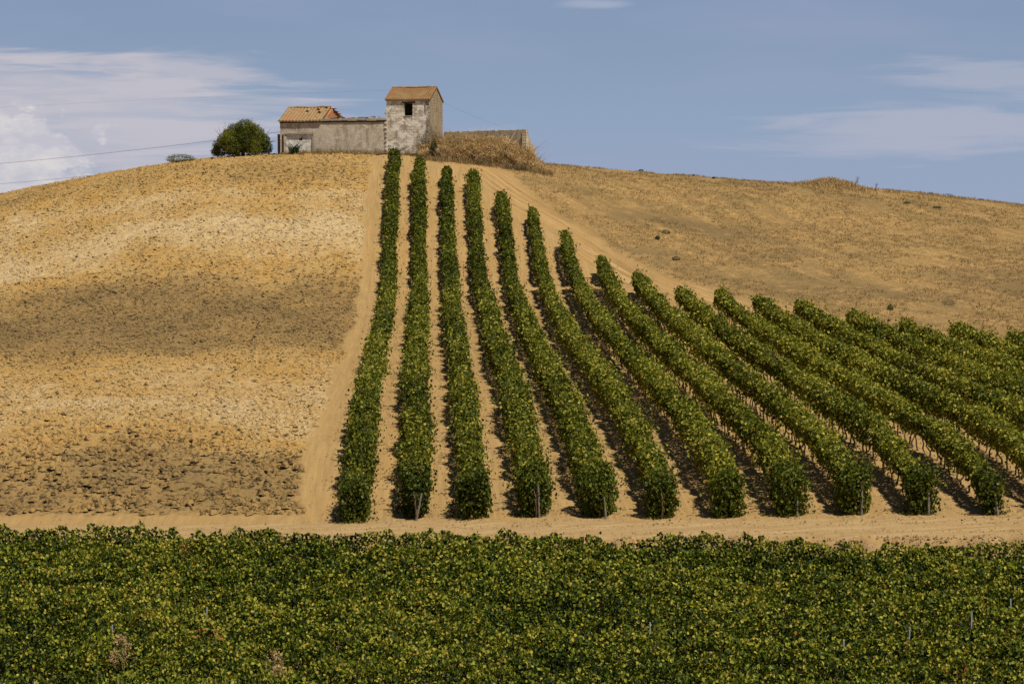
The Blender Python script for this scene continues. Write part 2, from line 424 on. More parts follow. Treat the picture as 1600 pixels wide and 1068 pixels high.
M_wire = material('wire', lambda N: princ(N, (.05, .05, .055), .6))

def wall_fn(base, stain, plaster, brick, amt=.5, sc=1.0, seed=0, bare=.46):
    def fn(N):
        tc = N.n('ShaderNodeTexCoord').outputs['Object']
        p = N.mapv(tc, (1, 1, 1), (seed * 3.1, seed * 1.7, seed))
        # courses follow the wall: use length (x+y) and height
        sp = N.n('ShaderNodeSeparateXYZ', {0: tc})
        uv = N.n('ShaderNodeCombineXYZ', {0: N.m('ADD', sp.outputs[0], sp.outputs[1]), 1: sp.outputs[2], 2: 0}).outputs[0]
        br = N.n('ShaderNodeTexBrick', {'Vector': uv, 'Color1': brick, 'Color2': tuple(min(1, c * 1.2) for c in brick), 'Mortar': tuple(c * .55 for c in brick),
                                       'Scale': 1, 'Mortar Size': .025, 'Brick Width': .52, 'Row Height': .26, 'Mortar Smooth': .4})
        n1 = N.noise(p, .75, 6, .65, .3); n2 = N.noise(N.mapv(p, (2.2, 2.2, .6)), 1, 5, .65); n3 = N.noise(p, 7, 4, .65)
        c = N.mix(N.ss(n1, bare, bare + .10), base, br.outputs[0])
        c = N.mix(N.m('MULTIPLY', N.ss(n2, .46, .62), .85), c, stain)
        c = N.mix(N.m('MULTIPLY', N.ss(N.noise(N.mapv(p, (1.1, 1.1, 1.4), (5, 2, 8)), 1, 7, .7, .3), .54 - .1 * amt, .66 - .1 * amt), amt * 1.4), c, plaster)
        c = N.mix(N.m('MULTIPLY', N.ss(n3, .5, .75), .45), c, tuple(x * .5 for x in stain))
        h = N.m('ADD', N.m('MULTIPLY', N.m('MULTIPLY', br.outputs[1], -.6), N.ss(n1, bare, bare + .1)), n3)
        princ(N, c, .95, h, .1, .7, .05)
    return fn
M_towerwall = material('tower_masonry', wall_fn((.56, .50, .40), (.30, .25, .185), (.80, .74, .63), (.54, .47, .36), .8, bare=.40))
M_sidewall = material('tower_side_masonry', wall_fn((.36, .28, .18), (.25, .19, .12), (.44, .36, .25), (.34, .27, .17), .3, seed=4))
M_wingwall = material('wing_masonry', wall_fn((.52, .45, .345), (.33, .275, .205), (.72, .64, .52), (.48, .41, .31), .42, seed=2, bare=.55))
M_panel = material('whitewashed_infill', wall_fn((.80, .76, .68), (.52, .46, .38), (.86, .83, .77), (.68, .63, .54), .8, seed=6))
M_ruinwall = material('ruin_masonry', wall_fn((.55, .45, .30), (.34, .27, .18), (.64, .54, .38), (.50, .41, .27), .3, seed=8))
def tile_fn(a, b, c3, dk):
    def fn(N):
        tc = N.n('ShaderNodeTexCoord').outputs['Object']
        n1 = N.noise(tc, 3.2, 4, .65); n2 = N.noise(tc, 9, 3, .7); n3 = N.noise(N.mapv(tc, (1, 1, 1), (4, 4, 4)), 1.1, 4, .6)
        c = N.mix(N.ss(n1, .38, .62), a, b); c = N.mix(N.ss(n3, .45, .62), c, c3)
        c = N.mix(N.m('MULTIPLY', N.ss(n2, .60, .70), .8), c, dk)
        princ(N, c, .9, n2, .1, .5, .04)
    return fn
M_tile_tower = material('old_tiles', tile_fn((.27, .125, .05), (.18, .115, .055), (.25, .165, .075), (.08, .05, .028)))
M_tile_wing = material('yellow_tiles', tile_fn((.34, .235, .115), (.22, .155, .08), (.32, .17, .08), (.08, .055, .03)))
M_brick = material('orange_brick', tile_fn((.42, .17, .075), (.48, .22, .10), (.38, .19, .09), (.18, .09, .05)))
M_concrete = material('old_concrete', bark_fn((.26, .22, .16), (.42, .37, .29), 3))
M_dark = material('soot_dark', lambda N: princ(N, (.02, .018, .016), .95))


# ------------------------------------------------------------------ ground sheet
def axis(segs):
    out = [segs[0][0]]
    for a, b, st in segs:
        n = max(1, int(round((b - a) / st))); out += list(a + (b - a) * (np.arange(1, n + 1) / n))
    return np.array(out)
def make_ground():
    xs = axis([(-3000, -600, 400), (-600, -120, 60), (-120, -52, 6), (-52, -46, .8), (-46, -3, .17), (-3, 30, .26), (30, 64, .36), (64, 80, 1), (80, 160, 8), (160, 700, 60), (700, 3200, 400)])
    ys = axis([(-400, -40, 60), (-40, 40, 8), (40, 66, 2), (66, 88, .8), (88, 180, .2), (180, 264, .17), (264, 290, .7), (290, 420, 5), (420, 900, 40), (900, 4000, 400)])
    X, Y = np.meshgrid(xs, ys)
    Z = full(X, Y)
    pl = m_plow(X, Y); gr = m_grass(X, Y); bd = band(X, Y)
    v = Y - yend(X)
    bank = sstep(-v, 3.2, 4.4)
    # lower the sheet a little where the track lies on it
    on = sstep(v, -3.55, -3.2) * sstep(-v, .35, .7) * (Y < 140)
    Z = Z - .05 * on
    V = np.stack([X.ravel(), Y.ravel(), Z.ravel()], 1)
    ny, nx = X.shape
    i = np.arange(ny - 1)[:, None] * nx + np.arange(nx - 1)[None]
    Fc = np.stack([i, i + 1, i + nx + 1, i + nx], -1).reshape(-1, 4)
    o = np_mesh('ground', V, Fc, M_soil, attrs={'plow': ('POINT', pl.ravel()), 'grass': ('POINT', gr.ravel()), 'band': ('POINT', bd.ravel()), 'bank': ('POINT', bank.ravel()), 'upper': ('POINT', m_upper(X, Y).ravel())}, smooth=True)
    tag(o, 'ochre hillside of ploughed soil, bare alleys and dry stubble', kind='structure')
    # dirt track along the foot of the rows
    xs = np.arange(-50, 66, .3); nv = 14
    U, W = np.meshgrid(xs, np.linspace(0, 1, nv))
    near = -3.45 + .3 * (fbm(U * .7, U * 0, 3, 91) - .5); farv = .45 + .5 * (fbm(U * .6, U * 0 + 4, 3, 92) - .5)
    vv = near + (farv - near) * W; Yt = yend(U) + vv
    Z = full(U, Yt) + .012 - .03 * np.exp(-((vv + .9) / .22) ** 2) - .03 * np.exp(-((vv + 2.4) / .22) ** 2)
    Z -= .06 * ((W == 0) | (W == 1))
    V = np.stack([U.ravel(), Yt.ravel(), Z.ravel()], 1); ny, nx = U.shape
    i = np.arange(ny - 1)[:, None] * nx + np.arange(nx - 1)[None]
    Fc = np.stack([i, i + 1, i + nx + 1, i + nx], -1).reshape(-1, 4)
    def track(N):
        pos = N.n('ShaderNodeNewGeometry').outputs['Position']
        st = N.noise(N.mapv(pos, (.25, 4.5, 1), rot=(0, 0, .31)), 1, 4, .6); n3 = N.noise(pos, 8, 4, .65)
        c = N.mix(N.ss(st, .3, .7), (.32, .212, .095), (.43, .300, .145))
        c = N.mix(N.m('MULTIPLY', N.ss(n3, .55, .72), .5), c, (.27, .17, .085))
        c = N.mix(N.m('MULTIPLY', N.ss(N.noise(N.mapv(pos, (5, 3, 4)), 1, 4, .7), .56, .68), .5), c, (.17, .105, .05))
        c = N.mix(N.m('MULTIPLY', N.ss(N.noise(N.mapv(pos, (.7, 1.2, 1)), 1, 4, .6), .45, .65), .45), c, (.30, .18, .075))
        princ(N, c, .95, n3, .1, .5, .06)
    o = np_mesh('dirt_road', V, Fc, material('track_soil', track), smooth=True)
    tag(o, 'pale dirt track along the foot of the vine rows', kind='structure')
make_ground()

# ------------------------------------------------------------------ clods of ploughed soil (uncountable)
def clods():
    n = 90000
    Y = 100 + (262 - 100) * rng.random(n) ** .85
    X = -.19 * Y + (-4.2 + .19 * Y) * rng.random(n)
    keep = (m_plow(X, Y) > .35) & (fbm(X * .8, Y * .8, 3, 13) > .36 + .12 * rng.random(n))
    X = X[keep]; Y = Y[keep]; n = len(X)
    r = (.035 + .10 * rng.random(n) ** 2.4) * np.interp(Y, [104, 122, 140], [1.75, 1.4, 1])
    base = np.array([(1,0,0),(.5,.87,-.1),(-.5,.87,.1),(-1,0,-.1),(-.5,-.87,.1),(.5,-.87,0),(.35,.2,.85),(-.4,.3,.75),(0,-.45,.8)], float)
    tri = np.array([(0,1,6),(1,2,7),(1,7,6),(2,3,7),(3,4,8),(3,8,7),(4,5,8),(5,0,6),(5,6,8),(6,7,8)])
    a = rng.random(n) * 6.283; ca, sa = np.cos(a)[:, None], np.sin(a)[:, None]
    P = base[None] * (1 + .35 * (rng.random((n, 9, 1)) - .5)) * r[:, None, None]
    P[..., 0] *= 1.25; P[..., 2] *= 1.05
    x = P[..., 0] * ca - P[..., 1] * sa; y = P[..., 0] * sa + P[..., 1] * ca; z = P[..., 2]
    Z = full(X, Y)
    V = np.stack([x + X[:, None], y + Y[:, None], z + Z[:, None]], -1).reshape(-1, 3)
    Fc = (np.arange(n)[:, None, None] * 9 + tri[None]).reshape(-1, 3)
    bd = band(X, Y) + .15 - .35 * rng.random(n)
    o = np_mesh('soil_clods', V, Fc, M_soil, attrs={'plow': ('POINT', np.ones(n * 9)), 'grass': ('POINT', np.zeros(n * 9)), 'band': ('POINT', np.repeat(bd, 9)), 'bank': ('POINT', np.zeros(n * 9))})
    tag(o, 'loose clods of turned soil scattered over the ploughed slope', 'soil clods', kind='stuff')
clods()

def grit():
    n = 60000
    Y = rng.uniform(84, 245, n); X = rng.uniform(-6, 60, n); v = Y - yend(X)
    bank = (v < -3.2) & (v > -5.6)
    k = (X > -.18 * Y) & (X < .24 * Y) & (m_grass(X, Y) < .4) & (m_plow(X, Y) < .5) & (v > -5.6) & (bank | (rng.random(n) < .8 * sstep(fbm(X * .8, Y * .4, 3, 15), .35, .7)))
    X, Y = X[k], Y[k]
    m0 = 5000; Xr = rng.uniform(-20, 26, m0); vr = rng.uniform(-3.4, .6, m0); X = np.concatenate([X, Xr]); Y = np.concatenate([Y, yend(Xr) + vr])
    m = 9000; Xb = rng.uniform(-20, 26, m); vb = rng.uniform(-5.4, -3.3, m); kk = fbm(Xb * .8, vb * .8, 3, 16) > .42; Xb, vb = Xb[kk], vb[kk]
    r = np.concatenate([.018 + .05 * rng.random(len(X)) ** 3, 0.018 + .075 * rng.random(len(Xb)) ** 2])
    X = np.concatenate([X, Xb]); Y = np.concatenate([Y, yend(Xb) + vb]); n = len(X)
    base = np.array([(1,0,0),(0,1,0),(-1,0,0),(0,-1,0),(0,0,.9)], float); tri = np.array([(0,1,4),(1,2,4),(2,3,4),(3,0,4)])
    P = base[None] * (1 + .5 * (rng.random((n, 5, 1)) - .5)) * r[:, None, None]; a = rng.random(n) * 6.283; ca, sa = np.cos(a)[:, None], np.sin(a)[:, None]
    V = np.stack([P[..., 0] * ca - P[..., 1] * sa + X[:, None], P[..., 0] * sa + P[..., 1] * ca + Y[:, None], P[..., 2] + full(X, Y)[:, None]], -1).reshape(-1, 3)
    Fc = (np.arange(n)[:, None, None] * 5 + tri[None]).reshape(-1, 3)
    z = np.zeros(n * 5); bk = np.repeat(((Y - yend(X)) < -3.3).astype(float), 5)
    o = np_mesh('soil_crumbs', V, Fc, M_soil, attrs={'plow': ('POINT', z), 'grass': ('POINT', z), 'band': ('POINT', z), 'bank': ('POINT', bk)})
    tag(o, 'small stones and crumbs of earth on the bare alleys and the track bank', 'soil crumbs', kind='stuff')
grit()

def blades(name, X, Y, Z, h, lean, width, mat, nb, parent=None, spread=.06, curve=.3):
    """tufts: nb blades at each point; two segments per blade"""
    X = np.repeat(X, nb) + rng.normal(size=len(X) * nb) * spread; Y = np.repeat(Y, nb) + rng.normal(size=len(Y) * nb) * spread
    Z = np.repeat(Z, nb); h = np.repeat(h, nb) * (.6 + .6 * rng.random(len(X))); n = len(X)
    a = rng.random(n) * 6.283; l = lean * (.3 + rng.random(n)); dx, dy = np.cos(a), np.sin(a)
    b = rng.random(n) * 3.14; wx, wy = np.cos(b) * width / 2, np.sin(b) * width / 2
    z0 = np.stack([X, Y, Z - .02], 1)
    mid = z0 + np.stack([dx * h * l * .35, dy * h * l * .35, h * .6], 1)
    tip = z0 + np.stack([dx * h * l * (1 + curve), dy * h * l * (1 + curve), h * 1.0], 1)
    W = np.stack([wx, wy, wx * 0], 1)
    V = np.stack([z0 - W, z0 + W, mid + W * .8, mid - W * .8, tip], 1).reshape(-1, 3)
    k = np.arange(n)[:, None, None] * 5
    Fc = (k + np.array([(0, 1, 2), (0, 2, 3), (3, 2, 4)])[None]).reshape(-1, 3)
    val = np.repeat(rng.random(n), 3)
    return np_mesh(name, V, Fc, mat, parent, {'leafv': ('FACE', val)})
def stubble():
    n = 52000
    Y = rng.uniform(150, 268, n); X = rng.uniform(-6, 66, n)
    k = (X > -.02 * Y) & (X < .25 * Y) & (m_grass(X, Y) > .5) & (fbm(X * .28, Y * .16, 4, 99) > .38)
    X, Y = X[k], Y[k]
    o = blades('dry_grass', X, Y, full(X, Y), .10 + .16 * rng.random(len(X)), .6, .035, M_straw, 4, spread=.12)
    tag(o, 'short dry straw stubble covering the right-hand slope', 'dry grass', kind='stuff')
stubble()

# ------------------------------------------------------------------ vine rows on the slope
TOPS = [240.5, 237.5, 235.5, 234, 226, 221, 212, 204.5, 197, 188, 185, 180.5, 177, 169.5, 163.5, 159.5, 154.5]
ROWLAB = [
 'leftmost vine row, ending below the stone tower with bare soil to its left',
 'second vine row from the left, ending just right of the tower foot',
 'third vine row from the left, its thin tip below the dead brown bush',
 'fourth vine row from the left, its tip below the dry reeds by the ruined wall',
 'fifth vine row from the left, its ragged tip where the slope turns to bare dirt',
 'sixth vine row from the left, narrow ragged tip standing alone on bare dirt',
 'seventh vine row from the left, split by a gap with a post in it',
 'eighth vine row from the left, short detached block above its gap beside the dirt track',
 'ninth vine row from the left, rounded dark tip beside the upper dirt track',
 'tenth vine row from the left, tip where the dirt track meets the dry stubble',
 'eleventh vine row from the left, its near end the last one standing inside the picture',
 'twelfth vine row from the left, first whose near end runs out of the picture',
 'thirteenth vine row, upper right, with trunks bare below its leaves',
 'fourteenth vine row, upper right, fourth from the right along the stubble edge',
 'fifteenth vine row, third from the right along the stubble edge',
 'sixteenth vine row, second from the right, dark bushy tip on the stubble edge',
 'rightmost vine row, only its leafy top end inside the picture']
trunk_meshes = []
for i in range(6):
    b = MB(); h = .75 + .15 * rng.random(); x = y = 0; pts = [(0, 0, -.08)]; 
    for q in range(1, 5):
        x += rng.normal() * .045; y += rng.normal() * .06; pts.append((x, y, h * q / 4))
    b.tube(pts, [.05, .036, .03, .027, .03], 6)
    for s_ in (-1, 1):
        b.tube([(x, y, h), (x + rng.normal() * .05, y + s_ * .22, h + .12), (x + rng.normal() * .08, y + s_ * .42, h + .2 + .1 * rng.random())], [.022, .016, .009], 5)
    trunk_meshes.append(b.mesh('trunk', M_bark))
def rowx(k, Y):
    return -2.83 + 2.4 * k + .16 * (fbm(Y * .045, Y * 0 + k * 3.3, 2, 200 + k) - .5) * 2 + .10 * (fbm(Y * .3, Y * 0, 2, 230 + k) - .5)
def vine_row(k):
    X0 = -2.83 + 2.4 * k
    y0 = float(yend(X0)) + .55 + .25 * rng.normal(); y1 = TOPS[k]
    root = empty('vine_row', (X0, y0, float(ground(X0, y0))))
    tag(root, ROWLAB[k], 'vine row', 'rows of vines climbing the slope')
    ox, oy, oz = root.location
    # leaves ---------------------------------------------------------
    Yg = np.arange(y0, y1, .5); dens = 840 * (100 / Yg) ** .85 * np.where(Yg < y0 + 1.6, 2.1, 1)
    cnt = rng.poisson(dens * .5); Y = np.repeat(Yg, cnt); Y = Y + rng.random(len(Y)) * .5; n = len(Y)
    # individual plants make the row lumpy
    bump_ = fbm(Y * 1.1, Y * 0 + k * 9, 3, 300 + k); low = fbm(Y * .28, Y * 0 + k * 5, 2, 340 + k)
    endt = np.minimum(sstep(Y - y0, -.6, .5), sstep(y1 - Y, -.4, 1.6) * .45 + .55)
    thin = np.interp(Y, [y0, y0 + 1.4, y0 + 3.5, y1 - 9, y1], [1.30, 1.22, 1, 1.0, .78 if k in (2, 4, 5) else 1.02])
    pj = _hash(np.floor(Y / 1.15).astype(int), np.full(n, k), 9); pl_ = np.abs(np.sin(np.pi * (Y / 1.15 % 1))) ** .6
    hw = (.45 + .14 * pl_ + .22 * (pj - .5) - .14 * (pj < .10) + .42 * (bump_ - .5) + .26 * (low - .5)) * thin; hh = (.50 + .09 * pl_ + .22 * (pj - .5) - .18 * (pj < .10) + .50 * (bump_ - .5) + .24 * (low - .5)) * thin
    slim = .86 if k < 5 else .75
    hw = hw * slim * np.interp(Y, [100, 130, 240], [1, .96, .88]); hh = hh * (1 if k < 5 else .92)
    skirt = np.interp(Y, [y0, y0 + 1.3, y0 + 4], [1, .9, .0])
    if k <= 4: skirt = np.maximum(skirt, .35)
    hc = .98 + (.17 if k > 5 else 0) + .1 * (low - .5) - (.22 + (.17 if k > 5 else 0)) * skirt; hh = hh + .20 * skirt
    ph = rng.random(n) * 2 * np.pi
    down = np.sin(ph) < -.35
    flip = down & (rng.random(n) > .35 + .6 * skirt); ph = np.where(flip, -ph, ph)
    lump = fbm(Y * 1.7 + 4 * np.cos(ph), ph * 1.4 + k, 3, 400 + k)
    r = (.62 + .38 * rng.random(n) ** .6) * (.66 + .78 * lump)
    fill = (Y < y0 + 1.6) | (Y > y1 - .8); r = np.where(fill, rng.random(n) ** .6 * (.85 + .4 * lump), r)
    shc = _hash(np.floor(Y / .22).astype(int), np.floor(ph / .5).astype(int) + 50 * k, 3)
    shoot = (shc > .82) & (rng.random(n) < .5); r = np.where(shoot, r * (1.05 + .75 * rng.random(n)), r)
    cx, sx = np.sign(np.cos(ph)) * np.abs(np.cos(ph)) ** .8, np.sign(np.sin(ph)) * np.abs(np.sin(ph)) ** .8
    XX = rowx(k, Y) + hw * r * cx; hz = hc + hh * r * sx
    # near end rounds off towards the track, with leaves hanging to the soil
    Yp = Y + np.where(Y < y0 + .6, (1 - np.sqrt(np.clip(1 - (r * .8) ** 2, 0, 1))) * .5, 0)
    keep = rng.random(n) < endt
    if k in (5, 6, 7): keep &= np.abs(Y - 199.9 + .03 * X0) > .75     # the break at the berm
    gaps = fbm(Y * .55, Y * 0, 2, 500 + k); keep &= ~((gaps < .16) & (sx > .2) & (rng.random(n) < .6))
    hz = np.maximum(hz, .04 + .05 * rng.random(n))
    XX, Yp, hz, n_, cx, sx, Y, lump = XX[keep], Yp[keep], hz[keep], keep.sum(), cx[keep], sx[keep], Y[keep], lump[keep]
    Z = ground(XX, Yp) + hz
    C = np.stack([XX - ox, Yp - oy, Z - oz], 1)
    Nn = np.stack([cx * .7, -.3 + 0 * cx, sx * .25 + .22], 1) + rng.normal(size=(n_, 3)) * .75
    Td = np.array([0, 0, -1.0]) + rng.normal(size=(n_, 3)) * .45
    size = .132 * (Y / 100) ** .42 * (.65 + .7 * rng.random(n_))
    vig = fbm(Y * .12, Y * 0 + k * 2.1, 3, 600)           # yellowing in patches along the row
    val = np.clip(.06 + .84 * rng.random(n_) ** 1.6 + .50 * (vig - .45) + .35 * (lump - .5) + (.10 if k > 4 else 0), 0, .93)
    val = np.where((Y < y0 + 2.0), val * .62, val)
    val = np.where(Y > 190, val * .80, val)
    val = np.where(rng.random(n_) < .012, .99, val)
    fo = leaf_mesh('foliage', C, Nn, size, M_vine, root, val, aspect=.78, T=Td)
    # trunks -----------------------------------------------------------
    ty = np.arange(y0 + .35, y1 - .5, 1.15) + rng.normal(size=len(np.arange(y0 + .35, y1 - .5, 1.15))) * .12
    tx = rowx(k, ty) + rng.normal(size=len(ty)) * .04
    for j in range(min(100, len(ty))):
        o = bpy.data.objects.new('trunk', trunk_meshes[rng.integers(6)]); COL.objects.link(o); o.parent = root
        o.location = (tx[j] - ox, ty[j] - oy, float(ground(tx[j], ty[j])) - oz); o.rotation_euler = (rng.normal() * .08, rng.normal() * .08, rng.choice([0, math.pi]) + rng.normal() * .2)
    if len(ty) > 100:
        b = MB()
        for j in range(100, len(ty)):
            g = float(ground(tx[j], ty[j])) - oz; x, y = tx[j] - ox, ty[j] - oy
            b.tube([(x, y, g - .08), (x + .04, y + .05, g + .4), (x - .02, y + .02, g + .85)], [.045, .032, .03], 5)
        tag(b.build('trunk', M_bark, root), kind='stuff')
    return root, y0
ROWS = [vine_row(k) for k in range(17)]

def litter():
    n = 26000; k = rng.integers(0, 12, n); Y = rng.uniform(88, 215, n); X0 = -2.83 + 2.4 * k
    X = X0 + rng.normal(size=n) * .62; kk = (Y > yend(X0) - .8) & (Y < np.array(TOPS)[k] - 1) & (fbm(X * .7, Y * .35, 3, 640) > .42)
    X, Y = X[kk], Y[kk]; m = len(X); C = np.stack([X, Y, full(X, Y) + .02 + .03 * rng.random(m)], 1)
    o = leaf_mesh('fallen_leaves', C, np.array([0, 0, 1.0]) + rng.normal(size=(m, 3)) * .35, .10 * (.5 + .7 * rng.random(m)), M_brush, None, rng.random(m))
    tag(o, 'brown fallen vine leaves on the soil beside the rows', 'fallen leaves', kind='stuff')
litter()

# ------------------------------------------------------------------ near vineyard: closed canopy nobody could count
def canopy():
    n = 1120000
    v = -5.2 - 34 * rng.random(n) ** 1.25; X = rng.uniform(-37, 34, n); Y = yend(X) + v
    k = (Y > 60) & (X > -.34 * Y) & (X < .31 * Y + 1)
    X, Y, v = X[k], Y[k], v[k]
    e = -5.35 + .9 * (fbm(X * .45, X * 0, 3, 701) - .5) + .3 * (fbm(X * 2.2, X * 0, 2, 702) - .5)
    k = v < e + .1 * rng.random(len(v)); X, Y, v, e = X[k], Y[k], v[k], e[k]; n = len(X)
    wob = .35 * (fbm(X * .15, v * .1, 2, 703) - .5)
    rowp = .5 + .5 * np.cos(2 * np.pi * ((v + wob + 5.9) / 2.3))
    top = .96 + .55 * rowp ** .8 + .22 * (fbm(X * 4.6, v * 4.6, 2, 709) - .5) + .75 * (fbm(X * .7, v * .9, 3, 704) - .5) * (.45 + .55 * sstep(-v, 6, 9)) + .62 * (fbm(X * 2.1, v * 2.1, 2, 705) - .5)
    top = top * (.35 + .65 * sstep(e - v, 0, .55)) 
    spike = rng.random(n) < .006; 
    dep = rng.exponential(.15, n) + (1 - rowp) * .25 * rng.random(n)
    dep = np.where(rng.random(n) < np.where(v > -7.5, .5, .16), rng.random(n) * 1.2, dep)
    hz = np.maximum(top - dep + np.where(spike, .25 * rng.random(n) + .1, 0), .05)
    Z = ground(X, Y) + hz
    C = np.stack([X, Y, Z], 1)
    Nn = np.stack([.25 + 0 * X, -.4 + 0 * X, .22 + 0 * X], 1) + rng.normal(size=(n, 3)) * .75
    Td = np.array([0, 0, -1.0]) + rng.normal(size=(n, 3)) * .45
    size = .108 * (.55 + .75 * rng.random(n))
    vig = fbm(X * .22, v * .35, 3, 706)
    cl = fbm(X * 3.1, v * 3.1, 2, 708)
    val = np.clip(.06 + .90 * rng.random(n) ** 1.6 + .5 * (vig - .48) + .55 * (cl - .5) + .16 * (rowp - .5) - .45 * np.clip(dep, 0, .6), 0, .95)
    red = (fbm(X * .9, v * 1.1, 2, 707) > .86) & (rng.random(n) < .25)
    val = np.where(red | (rng.random(n) < .004), 1.0, val)
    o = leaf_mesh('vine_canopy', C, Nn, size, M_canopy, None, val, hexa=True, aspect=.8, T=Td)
    tag(o, 'dense closed canopy of vine leaves filling the foreground', 'vines', kind='stuff')
    # trailing shoots poking out of the canopy
canopy()

# ------------------------------------------------------------------ posts
def post(name, X, Y, h, lean, r, mat, label, group, sink=.15, zoff=0):
    z = float(ground(X, Y)) + zoff
    b = MB()
    n = 5; pts = [(lean[0] * t * h, lean[1] * t * h, -sink + (h + sink) * t) for t in np.linspace(0, 1, n)]
    b.tube(pts, [r * (1.1 - .12 * i / n + rng.uniform(-.06, .06)) for i in range(n)], 7)
    tx, ty, tz = pts[-1]
    b.tube([(tx - r * 1.5, ty - r * .3, tz - .08), (tx + r * 1.5, ty + r * .3, tz - .08)], .006, 5)   # wire staple near the head
    o = b.build(name, mat); o.location = (X, Y, z)
    return tag(o, label, 'post', group)
G = 'weathered posts holding the vine rows'
def endpost(k, h, lean, label, dx=0., r=.045):
    X = -2.83 + 2.4 * k; Y = ROWS[k][1] + .10; h *= .85
    post('vineyard_post', X + dx, Y, h, lean, r, M_wood, label, G)
endpost(1, 1.25, (.22, .1), 'grey post leaning right out of the near end of the second vine row', .05)
endpost(3, 1.55, (-.04, .05), 'tall grey post standing upright at the near end of the fourth vine row', .1)
endpost(4, 1.0, (-.12, .1), 'grey post leaning left in the near end of the fifth vine row', .25)
endpost(7, .8, (.03, .1), 'short grey stake at the near end of the eighth vine row', .15, .035)
endpost(8, 1.5, (.02, .08), 'pale post standing at the near end of the ninth vine row', .1)
endpost(9, 1.0, (.0, .1), 'grey post half hidden in leaves at the near end of the tenth vine row', .1)
endpost(10, 1.3, (-.14, .1), 'grey post leaning left at the near end of the eleventh vine row', .1)
post('vineyard_post', px(690.5, 242.5), 242.2, 1.75, (-.03, -.02), .05, M_wood, 'thin pale post among the leaves at the top of the third vine row', G)
post('vineyard_post', -2.83 + 2.4 * 6 + .05, 198.9, 1.75, (.0, 0), .055, M_wood, 'pale post at the gap across the seventh vine row', G)
xx, yy, zz = hit(1352, 700); post('vineyard_post', -2.83 + 2.4 * 9 + .3, 119.3, 1.95, (.0, 0), .05, M_wood, 'pale post sticking out above the middle of the tenth vine row', G)
G2 = 'zinc posts poking out of the near vineyard'
FP = [(320, 947, .3, 'grey metal post left of the middle of the near vines, leaning slightly'),
      (172, 972, .1, 'small metal post tip left of the tall dry weed in the near vines'),
      (44, 1060, .1, 'metal post tip in the bottom left corner of the near vines'),
      (690, 1030, .2, 'metal post near the bottom centre of the near vines'),
      (1015, 972, .1, 'bluish post tip above the yellowish weed in the near vines'),
      (1219, 1029, .1, 'short metal post in the lower right part of the near vines'),
      (1323, 1003, .1, 'metal post tip just left of the tallest zinc post in the near vines'),
      (1424, 985, .35, 'tallest zinc post on the right side of the near vines'),
      (1525, 960, .3, 'metal post above and right of the tallest zinc post in the near vines'),
      (1591, 940, .3, 'metal post at the right edge of the near vines')]
for (x, y, ex, lab) in FP:
    # stand the post where its head clears the leaves at this place in the field
    Ys = np.arange(68, 96, .05); Xs = px(x, Ys); tops = ground(Xs, Ys) + 1.45 + ex * .5; i = int(np.argmin(np.abs(pz(y, Ys) - tops)))
    post('metal_post', Xs[i], Ys[i], 1.36 + ex * .75, (.05 * rng.normal(), .03 * rng.normal()), 0.022, M_metal, lab, G2)

